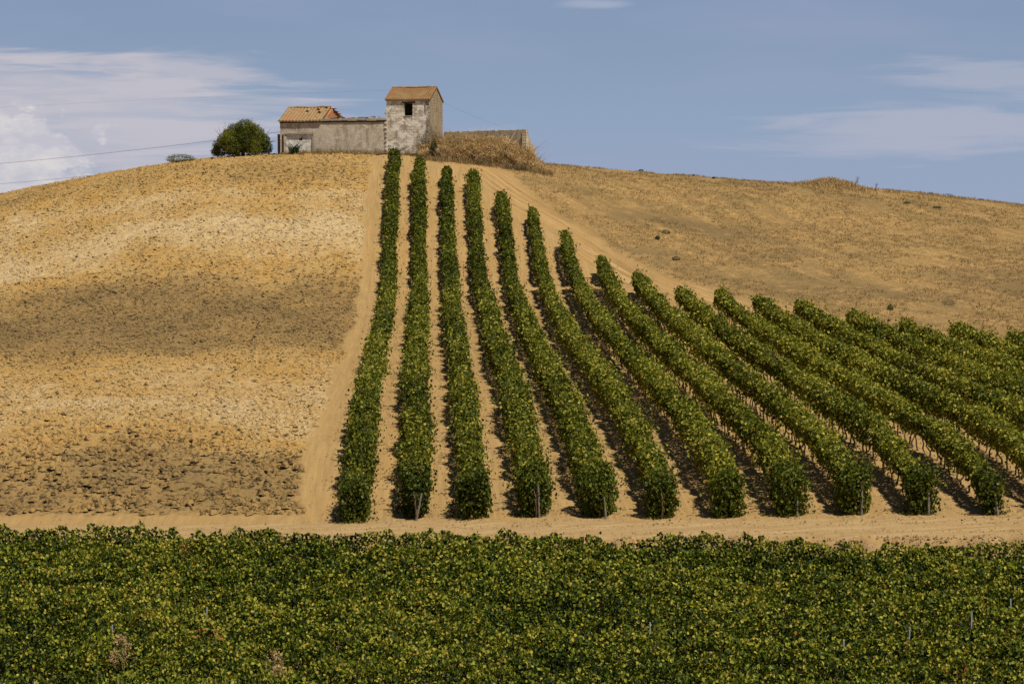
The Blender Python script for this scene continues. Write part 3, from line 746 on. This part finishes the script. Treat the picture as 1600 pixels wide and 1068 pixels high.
# ------------------------------------------------------------------ the ruined farmhouse
TH = R(14.5)
GZ0 = 8.62
def farmhouse():
    root = empty('farmhouse', (.5, 248, GZ0), -TH)     # local x: along the front to the right, y: into the building, origin: tower front right corner
    tag(root, 'ruined stone farmhouse with a two-storey tower and a low half-roofed wing on the crest', 'farmhouse')
    def wallq(b, org, ax, L, H, T, holes=(), base=-.6, topf=None):
        """wall standing on the axis ax ('x' or 'y') from org, thickness T, rectangular holes (s0,s1,z0,z1)"""
        ss = sorted({0, L, *[h[0] for h in holes], *[h[1] for h in holes]}); zs = sorted({base, H, *[h[2] for h in holes], *[h[3] for h in holes]})
        for i in range(len(ss) - 1):
            for j in range(len(zs) - 1):
                s0, s1, z0, z1 = ss[i], ss[i+1], zs[j], zs[j+1]
                if any(h[0] <= s0 and s1 <= h[1] and h[2] <= z0 and z1 <= h[3] for h in holes): continue
                if ax == 'x': b.box((org[0] + s0, org[1], z0), (org[0] + s1, org[1] + T, z1))
                else: b.box((org[0], org[1] + s0, z0), (org[0] + T, org[1] + s1, z1))
    W, D, H, T = 4.35, 5.05, 5.25, .42
    # tower: front wall with the window opening
    b = MB(); wallq(b, (-W, 0), 'x', W - .003, H, T, [(W - 2.58, W - 1.73, 3.72, 4.92)]); fw = b.build('wall', M_towerwall, root); tag(fw, 'patchy whitewashed front wall of the tower')
    b = MB(); wallq(b, (-W, D - T), 'x', W - .003, H, T); b.build('wall', M_towerwall, root)
    rise = 1.22
    b = MB(); wallq(b, (-T, T), 'y', D - 2 * T, H, T, [(2.15, 2.5, 4.1, 4.5)])
    def gable(b, x0, x1, y0, y1, z0, zr):
        ym = (y0 + y1) / 2
        b.add([(x0, y0, z0), (x0, y1, z0), (x0, ym, zr), (x1, y0, z0), (x1, y1, z0), (x1, ym, zr)], [(0, 2, 1), (3, 4, 5), (0, 1, 4, 3), (1, 2, 5, 4), (2, 0, 3, 5)])
    gable(b, -T, 0, 0, D, H, H + rise - .02)
    b.box((-T, .0, -.6), (0, T, H - .002)); b.box((-T, D - T, -.6), (0, D, H - .002))
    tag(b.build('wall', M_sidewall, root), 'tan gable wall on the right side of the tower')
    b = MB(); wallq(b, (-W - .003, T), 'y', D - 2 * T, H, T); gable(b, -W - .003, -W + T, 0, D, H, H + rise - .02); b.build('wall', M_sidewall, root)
    b = MB(); b.box((-W + T, T, 2.6), (-T, D - T, 2.75)); b.build('floor_slab', M_darkwood, root)
    b = MB(); b.box((-2.82, -.05, 4.92), (-1.50, .22, 5.04), .01); wn = b.build('window', M_darkwood, root); tag(wn, 'empty dark window opening under a wooden lintel')
    b = MB(); b.box((-2.60, -.04, 3.63), (-1.71, .3, 3.718), .008); b.build('sill', M_concrete, wn)
    # roofs made of barrel tiles
    def tiled(name, x0, x1, y0, y1, z0, z1, mat, amp=.045, pitch=.24, over=.12, miss=0, seed=0, sag=0, label=None):
        nx = int((x1 - x0) / pitch * 6); ny = 26
        xs = np.linspace(x0, x1, nx); t = np.linspace(0, 1, ny)
        Xg, Tg = np.meshgrid(xs, t)
        Yg = y0 + (y1 - y0) * Tg; Zg = z0 + (z1 - z0) * Tg
        Zg = Zg + amp * np.abs(np.sin(np.pi * Xg / pitch)) + .035 * (1 - (Tg * 8) % 1) + .05 * (fbm(Xg * 1.5, Tg * 5, 3, 800 + seed) - .5)
        Zg -= sag * np.sin(np.pi * np.clip((Xg - x0) / (x1 - x0), 0, 1)) * (.4 + .6 * Tg)
        V = np.stack([Xg.ravel(), Yg.ravel(), Zg.ravel()], 1); V2 = V.copy(); V2[:, 2] -= .13
        i = np.arange(ny - 1)[:, None] * nx + np.arange(nx - 1)[None]
        Fc = np.stack([i, i + 1, i + nx + 1, i + nx], -1).reshape(-1, 4)
        if miss:
            cx = xs[:-1][None] + 0 * t[:-1][:, None]; ct = t[:-1][:, None] + 0 * cx
            cellx = np.floor(cx / pitch); cellt = np.floor(ct * 8)
            h = _hash(cellx, cellt, 55 + seed); Fc = Fc[(h > miss).ravel()]
        nn = len(V); F2 = Fc[:, ::-1] + nn
        # edges: eave, verge strips
        e = []
        for a in range(nx - 1): e.append((a, a + nn, a + 1 + nn, a + 1)); q = (ny - 1) * nx; e.append((q + a + 1, q + a + 1 + nn, q + a + nn, q + a))
        for a in range(ny - 1): e.append((a * nx, (a + 1) * nx, (a + 1) * nx + nn, a * nx + nn)); q = nx - 1; e.append((a * nx + q, a * nx + q + nn, (a + 1) * nx + q + nn, (a + 1) * nx + q))
        o = np_mesh(name, np.concatenate([V, V2]), np.concatenate([Fc, F2, np.array(e)]), mat, root)
        if label: tag(o, label)
        return o
    slope = rise / (D / 2)
    rf = tiled('roof', -W - .12, .08, -.16, D / 2, H - .16 * slope + .10, H + rise + .10, M_tile_tower, sag=.05, seed=1, label='mossy orange front slope of the tower roof')
    tiled('roof', -W - .12, .08, D + .16, D / 2 + .01, H - .16 * slope + .10, H + rise + .10, M_tile_tower, seed=2)
    b = MB(); b.tube([(x, D / 2, H + rise + .13 + .02 * rng.normal()) for x in np.linspace(-W - .12, .08, 12)], .09, 7); b.build('ridge', M_tile_wing, rf)
    b = MB(); b.box((-W - .05, -.10, H - .12), (.03, -.003, H - .02)); b.build('cornice', M_concrete, root)
    # wing
    L, wd, wh = 10.8, 6.2, 3.28; x1 = -W - .006; x0 = x1 - L
    dr = (x1 - 10.15, x1 - 7.5)
    b = MB(); wallq(b, (x0, .05), 'x', L, wh, T, [(dr[0] - x0, dr[1] - x0, -.6, 2.02)])
    tag(b.build('wall', M_wingwall, root), 'long stained front wall of the low wing')
    b = MB(); wallq(b, (x0 + .002, .05 + T), 'y', wd - T, wh, T); gable(b, x0 + .002, x0 + T, .05, wd + .05, wh, wh + 1.36); b.build('wall', M_wingwall, root)
    b = MB(); wallq(b, (x0, wd + .06), 'x', L, 2.6, T); b.build('wall', M_wingwall, root)
    b = MB(); wallq(b, (dr[0], .17), 'x', dr[1] - dr[0], 2.02, .12, [(1.28, 1.58, 1.42, 1.72)], base=-.6)
    dpn = b.build('door', M_panel, root); tag(dpn, 'walled-up doorway with white plaster and a small square hole')
    b = MB(); b.box((dr[0] - .12, -.01, 2.02), (dr[1] + .12, .30, 2.16), .01); b.build('lintel', M_concrete, dpn)
    b = MB(); b.box((x0 - .28, .15, -.3), (x0 - .10, .45, 2.05), .02); b.build('door_frame', M_darkwood, root)
    b = MB(); b.box((x0 + .22, .005, -.2), (x0 + .38, .046, 2.0), .006); b.build('board', M_darkwood, root)
    # roof over the left part of the wing: barrel tiles with some missing
    xr = x1 - 6.65
    hz = wh + 1.42
    wr = tiled('roof', x0 - .15, xr + .1, -.18, 3.15, wh + .02, hz + .06, M_tile_wing, amp=.09, pitch=.34, miss=.03, seed=3, sag=.06, label='yellowish barrel-tile roof with missing tiles')
    tiled('roof', x0 - .15, xr + .1, 6.5, 3.16, wh + .02, hz + .06, M_tile_wing, amp=.09, pitch=.34, miss=.03, seed=4)
    b = MB(); b.tube([(x, 3.15, hz + .10 + .025 * rng.normal()) for x in np.linspace(x0 - .1, xr + .15, 10)], .10, 7); b.build('ridge', M_tile_wing, wr)
    b = MB(); b.add([(xr + .1, -.1, wh + .12), (xr + .1, 3.15, hz + .12), (xr - .08, 3.15, hz + .14), (xr - .08, -.1, wh + .14), (xr + .1, -.1, wh - .1), (xr + .1, 3.15, hz - .1), (xr - .08, 3.15, hz - .1), (xr - .08, -.1, wh - .1)], [(0, 1, 2, 3), (0, 4, 5, 1), (3, 2, 6, 7), (0, 3, 7, 4), (1, 5, 6, 2)]); b.build('verge', M_tile_wing, wr)
    # open orange brick gable facing the roofless part
    b = MB(); A = Vector((xr - .02, .45, 0)); Cc = Vector((xr + .85, 6.15, 0)); nrm = Vector((Cc.y - A.y, -(Cc.x - A.x), 0)).normalized() * -.25
    prof = [(0, wh - .1), (.46, hz - .10), (.62, hz - .32), (.80, wh + .78), (1, wh + .12)]
    vs = []
    for t, z in prof: p = A.lerp(Cc, t); vs.append((p.x, p.y, z))
    for t, z in prof: p = A.lerp(Cc, t) + nrm; vs.append((p.x, p.y, z))
    base = []
    for t in (0, 1): p = A.lerp(Cc, t); base.append((p.x, p.y, -.4)); 
    for t in (0, 1): p = A.lerp(Cc, t) + nrm; base.append((p.x, p.y, -.4))
    vs += base
    b.add(vs, [(10, 11, 4, 3, 2, 1, 0), (12, 5, 6, 7, 8, 9, 13), (0, 1, 6, 5), (1, 2, 7, 6), (2, 3, 8, 7), (3, 4, 9, 8), (10, 0, 5, 12), (11, 13, 9, 4)])
    gw = b.build('gable', M_brick, root); tag(gw, 'orange brick cross gable laid open where the roof has gone')
    b = MB()
    for t in np.linspace(.5, 1.12, 9):
        p = A.lerp(Cc, t); z = hz - .02 - (t - .46) * 2.55 + .04 * rng.normal()
        b.box((p.x - .16, p.y - .3, z - .03), (p.x + .2, p.y + .3, z + .05), .03)
    b.build('coping_tile', M_tile_wing, gw)
    # wall head of the roofless part: pale strip over a dark bar imitating its shadow, ragged stones and fallen beams
    b = MB(); xa = xr + .1
    segs = np.linspace(xa - 1.2, x1 - .02, 9)
    for a, c in zip(segs[:-1], segs[1:]):
        z = wh + .02 + .05 * rng.normal() * .5
        b.box((a, -.07, z - .02), (c - .01, .50, z + .19 + .03 * rng.normal()), .012)
    b.build('parapet', M_concrete, root)
    b = MB(); b.box((x0 - .05, -.02, wh - .16), (x1 - .02, .048, wh - .02)); b.build('eave_shade', M_darkwood, root)  # dark bar standing in for the shade under eaves and parapet
    for i in range(7):
        b = MB(); t = rng.uniform(xa + .8, x1 - .4); ln = rng.uniform(.5, 1.7)
        b.tube([(t, .1 + .2 * rng.random(), wh + .22), (t + ln * .5, .3, wh + .28 + .1 * rng.random()), (t + ln, .5, wh + .25 + .14 * rng.random())], [.06, .05, .04], 6)
        b.build('beam', M_darkwood, root)
    for i in range(9):
        t = rng.uniform(xa + .3, x1 - .1); b = MB(); s_ = rng.uniform(.08, .2)
        b.box((t, .1, wh + .18), (t + s_ * 1.4, .4, wh + .2 + s_), .03); b.build('stone', M_wingwall, root)
    # rough edge where wing meets tower
    for i in range(10):
        z = .4 + i * .42 + .1 * rng.random(); b = MB(); s_ = rng.uniform(.08, .18); b.box((-W - .02 - s_, -.04 - .03 * rng.random(), z), (-W + .02, .06, z + s_ * 1.2), .02)
        if z < 5: b.build('stone', M_towerwall, root)
    b = MB(); b.tube([(-.42, -.06, H - .12), (-.18, -.22, H - .48), (-.02, -.30, H - .55)], .035, 6); b.build('gutter_spout', M_darkwood, root)
farmhouse()

def ruined_wall():
    A = Vector((1.9, 253.0, 0)); B = Vector((px(822, 247.6), 247.6, 0)); Cc = B + Vector((1.1, 3.6, 0))
    root = empty('ruined_wall', (A.x, A.y, 8.3)); tag(root, 'ruined rubble enclosure wall running right from the tower behind dry reeds', 'wall')
    def strip(P, Q, z0, z1, n, lab=None):
        b = MB(); d = (Q - P) / n; nr = Vector((-d.y, d.x, 0)).normalized() * .4
        for i in range(n):
            p = P + d * i; q = p + d; zt = z0 + (z1 - z0) * (i + .5) / n + rng.uniform(-.05, .05)
            zb = min(float(ground(p.x, p.y)), float(ground(q.x, q.y))) - .6
            vs = []
            for z in (zb, zt):
                for c in (p, q, q + nr, p + nr): vs.append((c.x - A.x, c.y - A.y, z - 8.3))
            b.add(vs, [(0,3,2,1),(4,5,6,7),(0,1,5,4),(1,2,6,5),(2,3,7,6),(3,0,4,7)])
        o = b.build('wall', M_ruinwall, root)
        if lab: tag(o, lab)
    strip(A, B, 10.92, 10.92, 46); strip(B + Vector((.01, .02, 0)), Cc, 10.7, 9.2, 12, 'crumbling return of the wall at its right end')
    b = MB()
    for i in range(60):
        t = rng.random(); p = A.lerp(B, t); s_ = rng.uniform(.06, .13); z = 10.90
        b.box((p.x - A.x, p.y - A.y, z - 8.3), (p.x - A.x + s_ * 1.5, p.y - A.y + .3, z - 8.3 + s_), .02)
    b.build('coping_stone', M_ruinwall, root)
    b = MB()
    b.add([(B.x - A.x - .72, B.y - A.y - .012, 10.2 - 8.3), (B.x - A.x - .55, B.y - A.y - .03, 9.2 - 8.3), (B.x - A.x - .95, B.y - A.y + .1, 9.3 - 8.3), (B.x - A.x - .9, B.y - A.y + .06, 10.1 - 8.3)], [(0, 1, 2, 3)])
ruined_wall()

# ------------------------------------------------------------------ dry reeds, bushes, the tree
def reeds():
    n = 420; x = rng.uniform(660, 845, n)
    Y = np.interp(x, [650, 700, 849], [245.5, 246, 245.5]) + rng.uniform(-1.6, 1.4, n); X = px(x, Y)
    h = np.interp(x, [655, 690, 720, 800, 830, 849], [1.1, 1.9, 2.3, 2.5, 2.1, .9]) * (.45 + .5 * rng.random(n) + .2 * (fbm(X * 1.2, X * 0, 2, 5)))
    h *= np.interp(Y - 245.5, [-1.6, 1.2], [.6, 1.2])
    o = blades('dry_reeds', X, Y, ground(X, Y), h, .55, .05, M_reed, 9, spread=.18, curve=.6)
    tag(o, 'thicket of dry straw-coloured reeds in front of the ruined wall', 'dry reeds', kind='stuff')
    m = 30000; x = rng.uniform(655, 850, m); Y = 245.5 + rng.uniform(-1.7, 1.5, m); X = px(x, Y)
    top = np.interp(x, [655, 685, 720, 790, 825, 850], [1.0, 1.9, 2.15, 2.45, 1.9, .6]) * (.62 + .62 * fbm(X * 1.1, Y * 1.3, 3, 970)) * np.interp(Y - 245.5, [-1.7, .8], [.55, 1.1])
    hz = top * rng.random(m) ** .75; C = np.stack([X, Y, ground(X, Y) + hz], 1)
    clump = fbm(X * 1.6, hz * 1.8 + Y, 3, 975); k = clump > .36; C = C[k]; clump = clump[k]; m = len(C)
    Td = np.array([0, 0, .9]) + rng.normal(size=(m, 3)) * .8
    o2 = leaf_mesh('dry_scrub', C, np.array([.2, -.6, .2]) + rng.normal(size=(m, 3)) * .7, .34 * (.4 + .8 * rng.random(m)), M_reed, None, np.clip(.1 + .6 * rng.random(m) + 1.1 * (clump - .52), 0, 1), aspect=.16, fold=.05, T=Td)
    tag(o2, 'tangled straw-brown dead cane leaves heaped against the ruined wall', 'dry scrub', kind='stuff')
    n = 1400; x = np.concatenate([rng.uniform(440, 665, n // 2), rng.uniform(664, 862, n // 2)])
    Y = np.where(x < 664, 248.5 + (664 - x) * .012, 243.6) + rng.normal(size=n) * .5; X = px(x, Y)
    o = blades('dry_weeds', X, Y, ground(X, Y), .25 + .45 * rng.random(n) ** 2, .4, .04, M_straw, 6, spread=.2)
    tag(o, 'fringe of dry weeds along the foot of the farmhouse and reeds', 'dry weeds', kind='stuff')
reeds()

def shrub(name, X, Y, rx, ry, rz, n, size, mat, label, cat, group=None, stems=5, lumps=.5, sink=.12, seed=0, smat=None, zc=None, lay=(.55, .45)):
    z = float(ground(X, Y)); root = empty(name, (X, Y, z - .03)); tag(root, label, cat, group)
    d = unit(rng.normal(size=(n, 3))); az = np.arctan2(d[:, 1], d[:, 0]); el = np.arcsin(d[:, 2])
    lp = fbm(az * 1.6 + 9 * seed, el * 2.4, 3, 900 + seed, .6); hole = fbm(az * 3.1 + 5, el * 3.6 + seed, 2, 950 + seed)
    r = (lay[0] + lay[1] * rng.random(n) ** .5) * (1 - lumps * .5 + lumps * lp)
    r = np.where(rng.random(n) < .04, r * (1.05 + .15 * rng.random(n)), r)
    zc = rz * .78 if zc is None else zc
    P = np.stack([d[:, 0] * rx * r, d[:, 1] * ry * r, zc + d[:, 2] * np.where(d[:, 2] > 0, rz * 1.22, zc) * r], 1)
    k = (P[:, 2] > .03) & ~((hole < .30) & (rng.random(n) < .7)); P = P[k]; d = d[k]; lp = lp[k]; n = len(P)
    val = np.clip(.15 + .6 * rng.random(n) + .6 * (lp - .5), 0, .97); val = np.where(rng.random(n) < .02, 1, val)
    leaf_mesh('crown', P, d * .7 + rng.normal(size=(n, 3)) * .6 + np.array([0, 0, .2]), size * (.6 + .7 * rng.random(n)), mat, root, val, aspect=.6)
    b = MB()
    for i in range(stems):
        a = 6.283 * i / stems + rng.random(); e = Vector((math.cos(a) * rx * .6, math.sin(a) * ry * .6, zc + rz * rng.uniform(.1, .7)))
        b.tube([(math.cos(a) * .08, math.sin(a) * .08, -.1), (e.x * .35, e.y * .35, e.z * .5), e], [rz * .045, rz * .03, rz * .012], 6)
    b.build('trunk', smat or M_bark, root)
    return root
def big_tree(X, Y):
    z = float(ground(X, Y)); root = empty('tree', (X, Y, z - .05)); tag(root, 'round evergreen tree standing left of the farmhouse on the crest', 'tree')
    blobs = [(-2.05, 0, .95, 1.0), (-1.5, -.7, 1.55, 1.05), (-.6, .2, 2.35, 1.15), (.35, -.5, 2.75, 1.1), (1.15, .2, 2.25, 1.1), (1.9, -.3, 1.55, .95), (2.25, .1, .95, .8), (.3, -1.1, 1.5, 1.2), (-.7, -1.2, .95, 1.1),
             (1.1, -1.1, .9, 1.0), (-2.6, -.2, .55, .55), (0, 1.0, 1.7, 1.3), (-1.2, .9, 1.5, 1.1), (1.3, .9, 1.4, 1.1), (-1.25, -.3, 2.15, .75), (.9, -.6, 2.85, .55)]
    P = []; Nn = []; V = []
    for i, (bx, by, bz, br) in enumerate(blobs):
        m = int(3000 * br * br); d = unit(rng.normal(size=(m, 3))); az = np.arctan2(d[:, 1], d[:, 0]); lp = fbm(az * 2 + i * 7, d[:, 2] * 3, 3, 880 + i)
        r = br * (.45 + .5 * rng.random(m) ** .5) * (.72 + .5 * lp); r = np.where(rng.random(m) < .05, r * 1.25, r)
        p = np.array([bx, by, bz]) + d * r[:, None]; k = p[:, 2] > .05
        P.append(p[k]); Nn.append((d * .8 + rng.normal(size=(m, 3)) * .5 + np.array([0, 0, .2]))[k]); V.append((np.clip(.15 + .55 * rng.random(m) + .7 * (lp - .5) + .08 * rng.normal(), 0, .97))[k])
    P = np.concatenate(P); Nn = np.concatenate(Nn); V = np.concatenate(V)
    leaf_mesh('crown', P, Nn, .125 * (.6 + .7 * rng.random(len(P))), M_tree, root, V, aspect=.55)
    b = MB(); b.tube([(0, 0, -.2), (.05, 0, .5), (0, .05, 1.0)], [.24, .19, .15], 8)
    for (bx, by, bz, br) in blobs: b.tube([(0, 0, .55), (bx * .45, by * .45, bz * .6), (bx, by, bz), (bx * 1.25, by * 1.25, bz * 1.15)], [.10, .07, .04, .012], 6)
    b.build('trunk', M_bark, root); return root
t = big_tree(px(381, 254.5), 254.5)
# a few bare twigs sticking out of the crown
b = MB()
for (dx, dz, ex, ez) in ((-2.1, 2.0, -2.6, 2.9), (-1.7, 2.3, -1.7, 3.2), (2.2, 2.0, 2.75, 2.6), (2.5, 1.4, 3.2, 1.75)):
    for q in range(4):
        b.tube([(dx * .6, 0, dz * .7), (dx, .1 * q, dz), (ex + .18 * rng.normal(), .15 * q, ez + .15 * rng.normal())], [.04, .02, .008], 5)
b.build('branch', M_bark, t)
shrub('bush', px(285, 253), 253.3, 1.5, .8, .45, 2200, .10, M_tree, 'low grey-green bush on the crest left of the round tree', 'bush', seed=5)
shrub('dead_bush', px(672, 246.6), 246.6, 1.25, .9, 1.45, 5200, .085, M_brush, 'dead brown bush against the right corner of the tower', 'bush', seed=6, lumps=.9)
shrub('dead_bush', px(712, 245), 245.6, 1.0, .7, .9, 2600, .085, M_brush, 'low dead bush at the left end of the dry reeds', 'bush', seed=12, lumps=.9)
shrub('creeper', px(678, 245), 244.4, .36, .35, .95, 1500, .11, M_darkgreen, 'dark green creeper clump beside the dead brown bush', 'creeper', seed=7, lumps=.8)
shrub('creeper', px(789, 245), 244.6, .16, .2, .95, 500, .09, M_darkgreen, 'thin dark green stalk standing among the dry reeds', 'creeper', seed=8)
shrub('weed_clump', px(752, 244), 243.5, 1.1, .5, .34, 1800, .08, M_brush, 'dark dead weeds at the foot of the reeds, nearer the tower', 'weeds', seed=9, lumps=.9)
shrub('weed_clump', px(805, 243.5), 242.9, 1.3, .5, .26, 1800, .08, M_brush, 'dark dead weeds at the foot of the reeds, farther right', 'weeds', seed=10, lumps=.9)
# spiky plant in front of the walled-up door
def spiky(X, Y, h, n, label, mat, name='spiky_plant', sp=.35, w=.06):
    z = float(ground(X, Y)); m = n
    o = blades(name, np.zeros(1), np.zeros(1), np.zeros(1), np.array([h]), sp * 1.3, w, mat, m, spread=.14)
    o.location = (X, Y, z); return tag(o, label, 'plant')
spiky(px(461, 250.3), 250.2, 1.25, 70, 'spiky dark green plant in front of the walled-up doorway', M_darkgreen, sp=.6, w=.09)
# small plants along the right-hand crest and on the stubble
CR = [(1002, 267, .35, .20, 'small dark plant on the crest right of the reeds'), (1068, 275, .3, .12, 'tiny plant on the crest, left of a pair of dark tufts'),
      (1084, 276, .22, .13, 'left one of a pair of dark tufts on the crest'), (1116, 278, .25, .10, 'right one of a pair of dark tufts on the crest'),
      (1228, 287, .2, .1, 'tiny dark tuft on the crest just before the brown mound'), (1458, 308, .4, .16, 'green tuft on the crest right of the mound, left of a wider patch'),
      (1484, 309, .8, .2, 'wide low green patch on the right-hand crest'), (1536, 314, .5, .12, 'low tuft on the crest near the right edge')]
for i, (x, y, rx, rz, lab) in enumerate(CR):
    Ys = np.arange(235, 268, .25); g = full(px(x, Ys), Ys); j = int(np.argmax(g / Ys)); Yc = float(Ys[j]) - .3
    shrub('tuft', px(x, Yc), Yc, rx * .8, rx * .5, rz * .9, 260, .08, M_darkgreen, lab, 'plant', 'green tufts on the right-hand crest', stems=3, seed=20 + i)
for (x, y, rx, rz, lab, mt) in ((1041, 366, .40, .22, 'larger green weed on the stubble above the upper dirt track', M_darkgreen), (1028, 374, .22, .18, 'smaller green weed on the stubble above the upper dirt track', M_darkgreen),
                            (1395, 486, .24, .26, 'small round green weed on the stubble above the vine rows', M_darkgreen), (1487, 479, .55, .30, 'greyish dry weed on the stubble near the right edge', M_brush),
                            (1468, 325, .45, .12, 'flat green weed just below the right-hand crest', M_darkgreen), (1420, 318, .3, .12, 'small green weed below the crest right of the mound', M_darkgreen),
                            (1057, 407, .35, .2, 'brownish weed beside the upper dirt track', M_brush)):
    X, Y, z = hit(x, y); shrub('weed', X, Y, rx, rx * .7, rz, 500, .07, mt, lab, 'plant', 'single weeds on the stubble', stems=3, seed=int(x))
# brown mound brush + twigs
def mound():
    n = 700; xm = px(1305, 258); X = xm + rng.normal(size=n) * 2.2; Y = 257.5 + rng.normal(size=n) * 1.2
    o = blades('dry_brush', X, Y, full(X, Y), .15 + .3 * rng.random(n), .5, .05, M_reed, 6, spread=.15); tag(o, 'brown dry brush over the mound on the right-hand crest', 'dry brush', kind='stuff')
mound()
def twig(x, Yc, h, lab):
    X = px(x, Yc); z = float(full(np.array([X]), np.array([Yc]))[0]); b = MB()
    b.tube([(0, 0, -.1), (.05, 0, h * .5), (.12, 0, h)], [.03, .022, .012], 5)
    for q in range(6):
        zz = h * rng.uniform(.4, .9); a = rng.choice([-1, 1]); b.tube([(.08, 0, zz), (.08 + a * .2, .05, zz + .22)], [.014, .008], 4)
    o = b.build('dry_stalk', M_darkwood); o.location = (X, Yc, z); tag(o, lab, 'stalk', 'dry stalks on the crest')
twig(1341, 258, 1.1, 'taller dark dry stalk on the right shoulder of the mound'); twig(1338, 257.5, .7, 'shorter dry stalk left of the taller one on the mound')
twig(1370, 256, .9, 'thin dry stalk standing alone right of the mound')
# fallen branches in front of the house
for i, (x, y, dx, dz, lab) in enumerate(((546, 236, 2.2, .12, 'long grey branch lying below the wing wall near the tower'), (608, 237, 2.0, .75, 'branch propped up against the foot of the tower wall'), (640, 236, 1.6, .15, 'dark branch lying at the foot of the tower front'), (588, 238, 2.4, .2, 'dark branch lying between the wing and the tower foot'))):
    Y = 247.4; X = px(x, Y); z = float(ground(X, Y)); b = MB()
    pts = [(0, 0, .05), (dx * .3, .1, .12 + dz * .2), (dx * .65, 0, .1 + dz * .6), (dx, .15, .12 + dz)]
    b.tube(pts, [.06, .05, .035, .02], 6)
    for q in range(5):
        t = rng.uniform(.2, .9) * dx; b.tube([(t, 0, .1 + dz * t / dx), (t + .3, .1, .25 + dz * t / dx + .2 * rng.random())], [.02, .01], 4)
    o = b.build('fallen_branch', M_darkwood if i != 0 else M_bark); o.location = (X, Y, z); tag(o, lab, 'branch', 'fallen branches below the farmhouse')

# tall dry weeds sticking out of the near vines
def tallweed(x, y, Yc, h, label, mat, val=.6):
    X = px(x, Yc); g = float(ground(X, Yc)); root = empty('tall_weed', (X, Yc, g)); tag(root, label, 'weed', 'tall weeds in the near vines')
    b = MB(); tips = []
    b.tube([(0, 0, 0), (.03, 0, h * .5), (0, .02, h)], [.014, .011, .005], 5)
    for q in range(26):
        t = rng.uniform(.45, .95); a = rng.random() * 6.28; l = h * .30 * (1.15 - t); s_ = Vector((.02, 0, h * t)); e = s_ + Vector((math.cos(a) * l, math.sin(a) * l, l * 1.1))
        b.tube([s_, e], [.006, .003], 4); tips += [s_.lerp(e, u_) for u_ in (.4, .6, .75, .9, 1)]
    b.build('stem', mat if mat != M_canopy else M_bark, root)
    P = np.array([tuple(p) for p in tips]); P = np.repeat(P, 6, 0) + rng.normal(size=(len(P) * 6, 3)) * .035
    leaf_mesh('foliage', P, rng.normal(size=(len(P), 3)), .04 * (.6 + .8 * rng.random(len(P))), mat if mat == M_canopy else M_reed, root, rng.uniform(.3, 1, len(P)) * val)  # on the dry weeds these are seed heads, made of small leaf shapes
def wd(x, ytop, h, lab, mat, val=.8):
    Ys = np.arange(68, 96, .05); Xs = px(x, Ys); tp = ground(Xs, Ys) + h; i = int(np.argmin(np.abs(pz(ytop, Ys) - tp))); tallweed(x, ytop, float(Ys[i]), h, lab, mat, val)
wd(188, 990, 2.25, 'tall dry branching weed standing in the near vines at the lower left', M_bark)
wd(425, 1018, 2.1, 'reddish-brown dry weed in the near vines right of the taller one', M_bark)
wd(1028, 980, 2.0, 'yellow-green weed in the near vines below the bluish post tip', M_canopy, .9)

# ------------------------------------------------------------------ overhead wires on the left
def wire(pts, sag, r, label):
    P = [Vector((px(x, Y), Y, pz(y, Y))) for x, y, Y in pts]; b = MB(); out = []
    for i in range(49):
        t = i / 48; p = P[0].lerp(P[-1], t); p.z -= sag * 4 * t * (1 - t); out.append(p)
    o0 = out[0].copy(); b.tube([p - o0 for p in out], r, 5); o = b.build('power_line', M_wire); o.location = o0
    tag(o, label, 'power line', 'power lines behind the farmhouse')
wire([(-420, 283, 330), (470, 203, 275)], .9, .016, 'dark wire crossing the left sky and passing behind the round tree')
wire([(-420, 310, 330), (425, 241, 290)], 1.0, .015, 'lowest wire crossing the left sky just above the hill')
wire([(-420, 198, 330), (640, 141, 290)], -.4, .005, 'faint thin wire high in the left sky over the clouds')
wire([(690, 160, 290), (822, 210, 300)], .25, .005, 'faint wire dropping in the sky right of the tower')
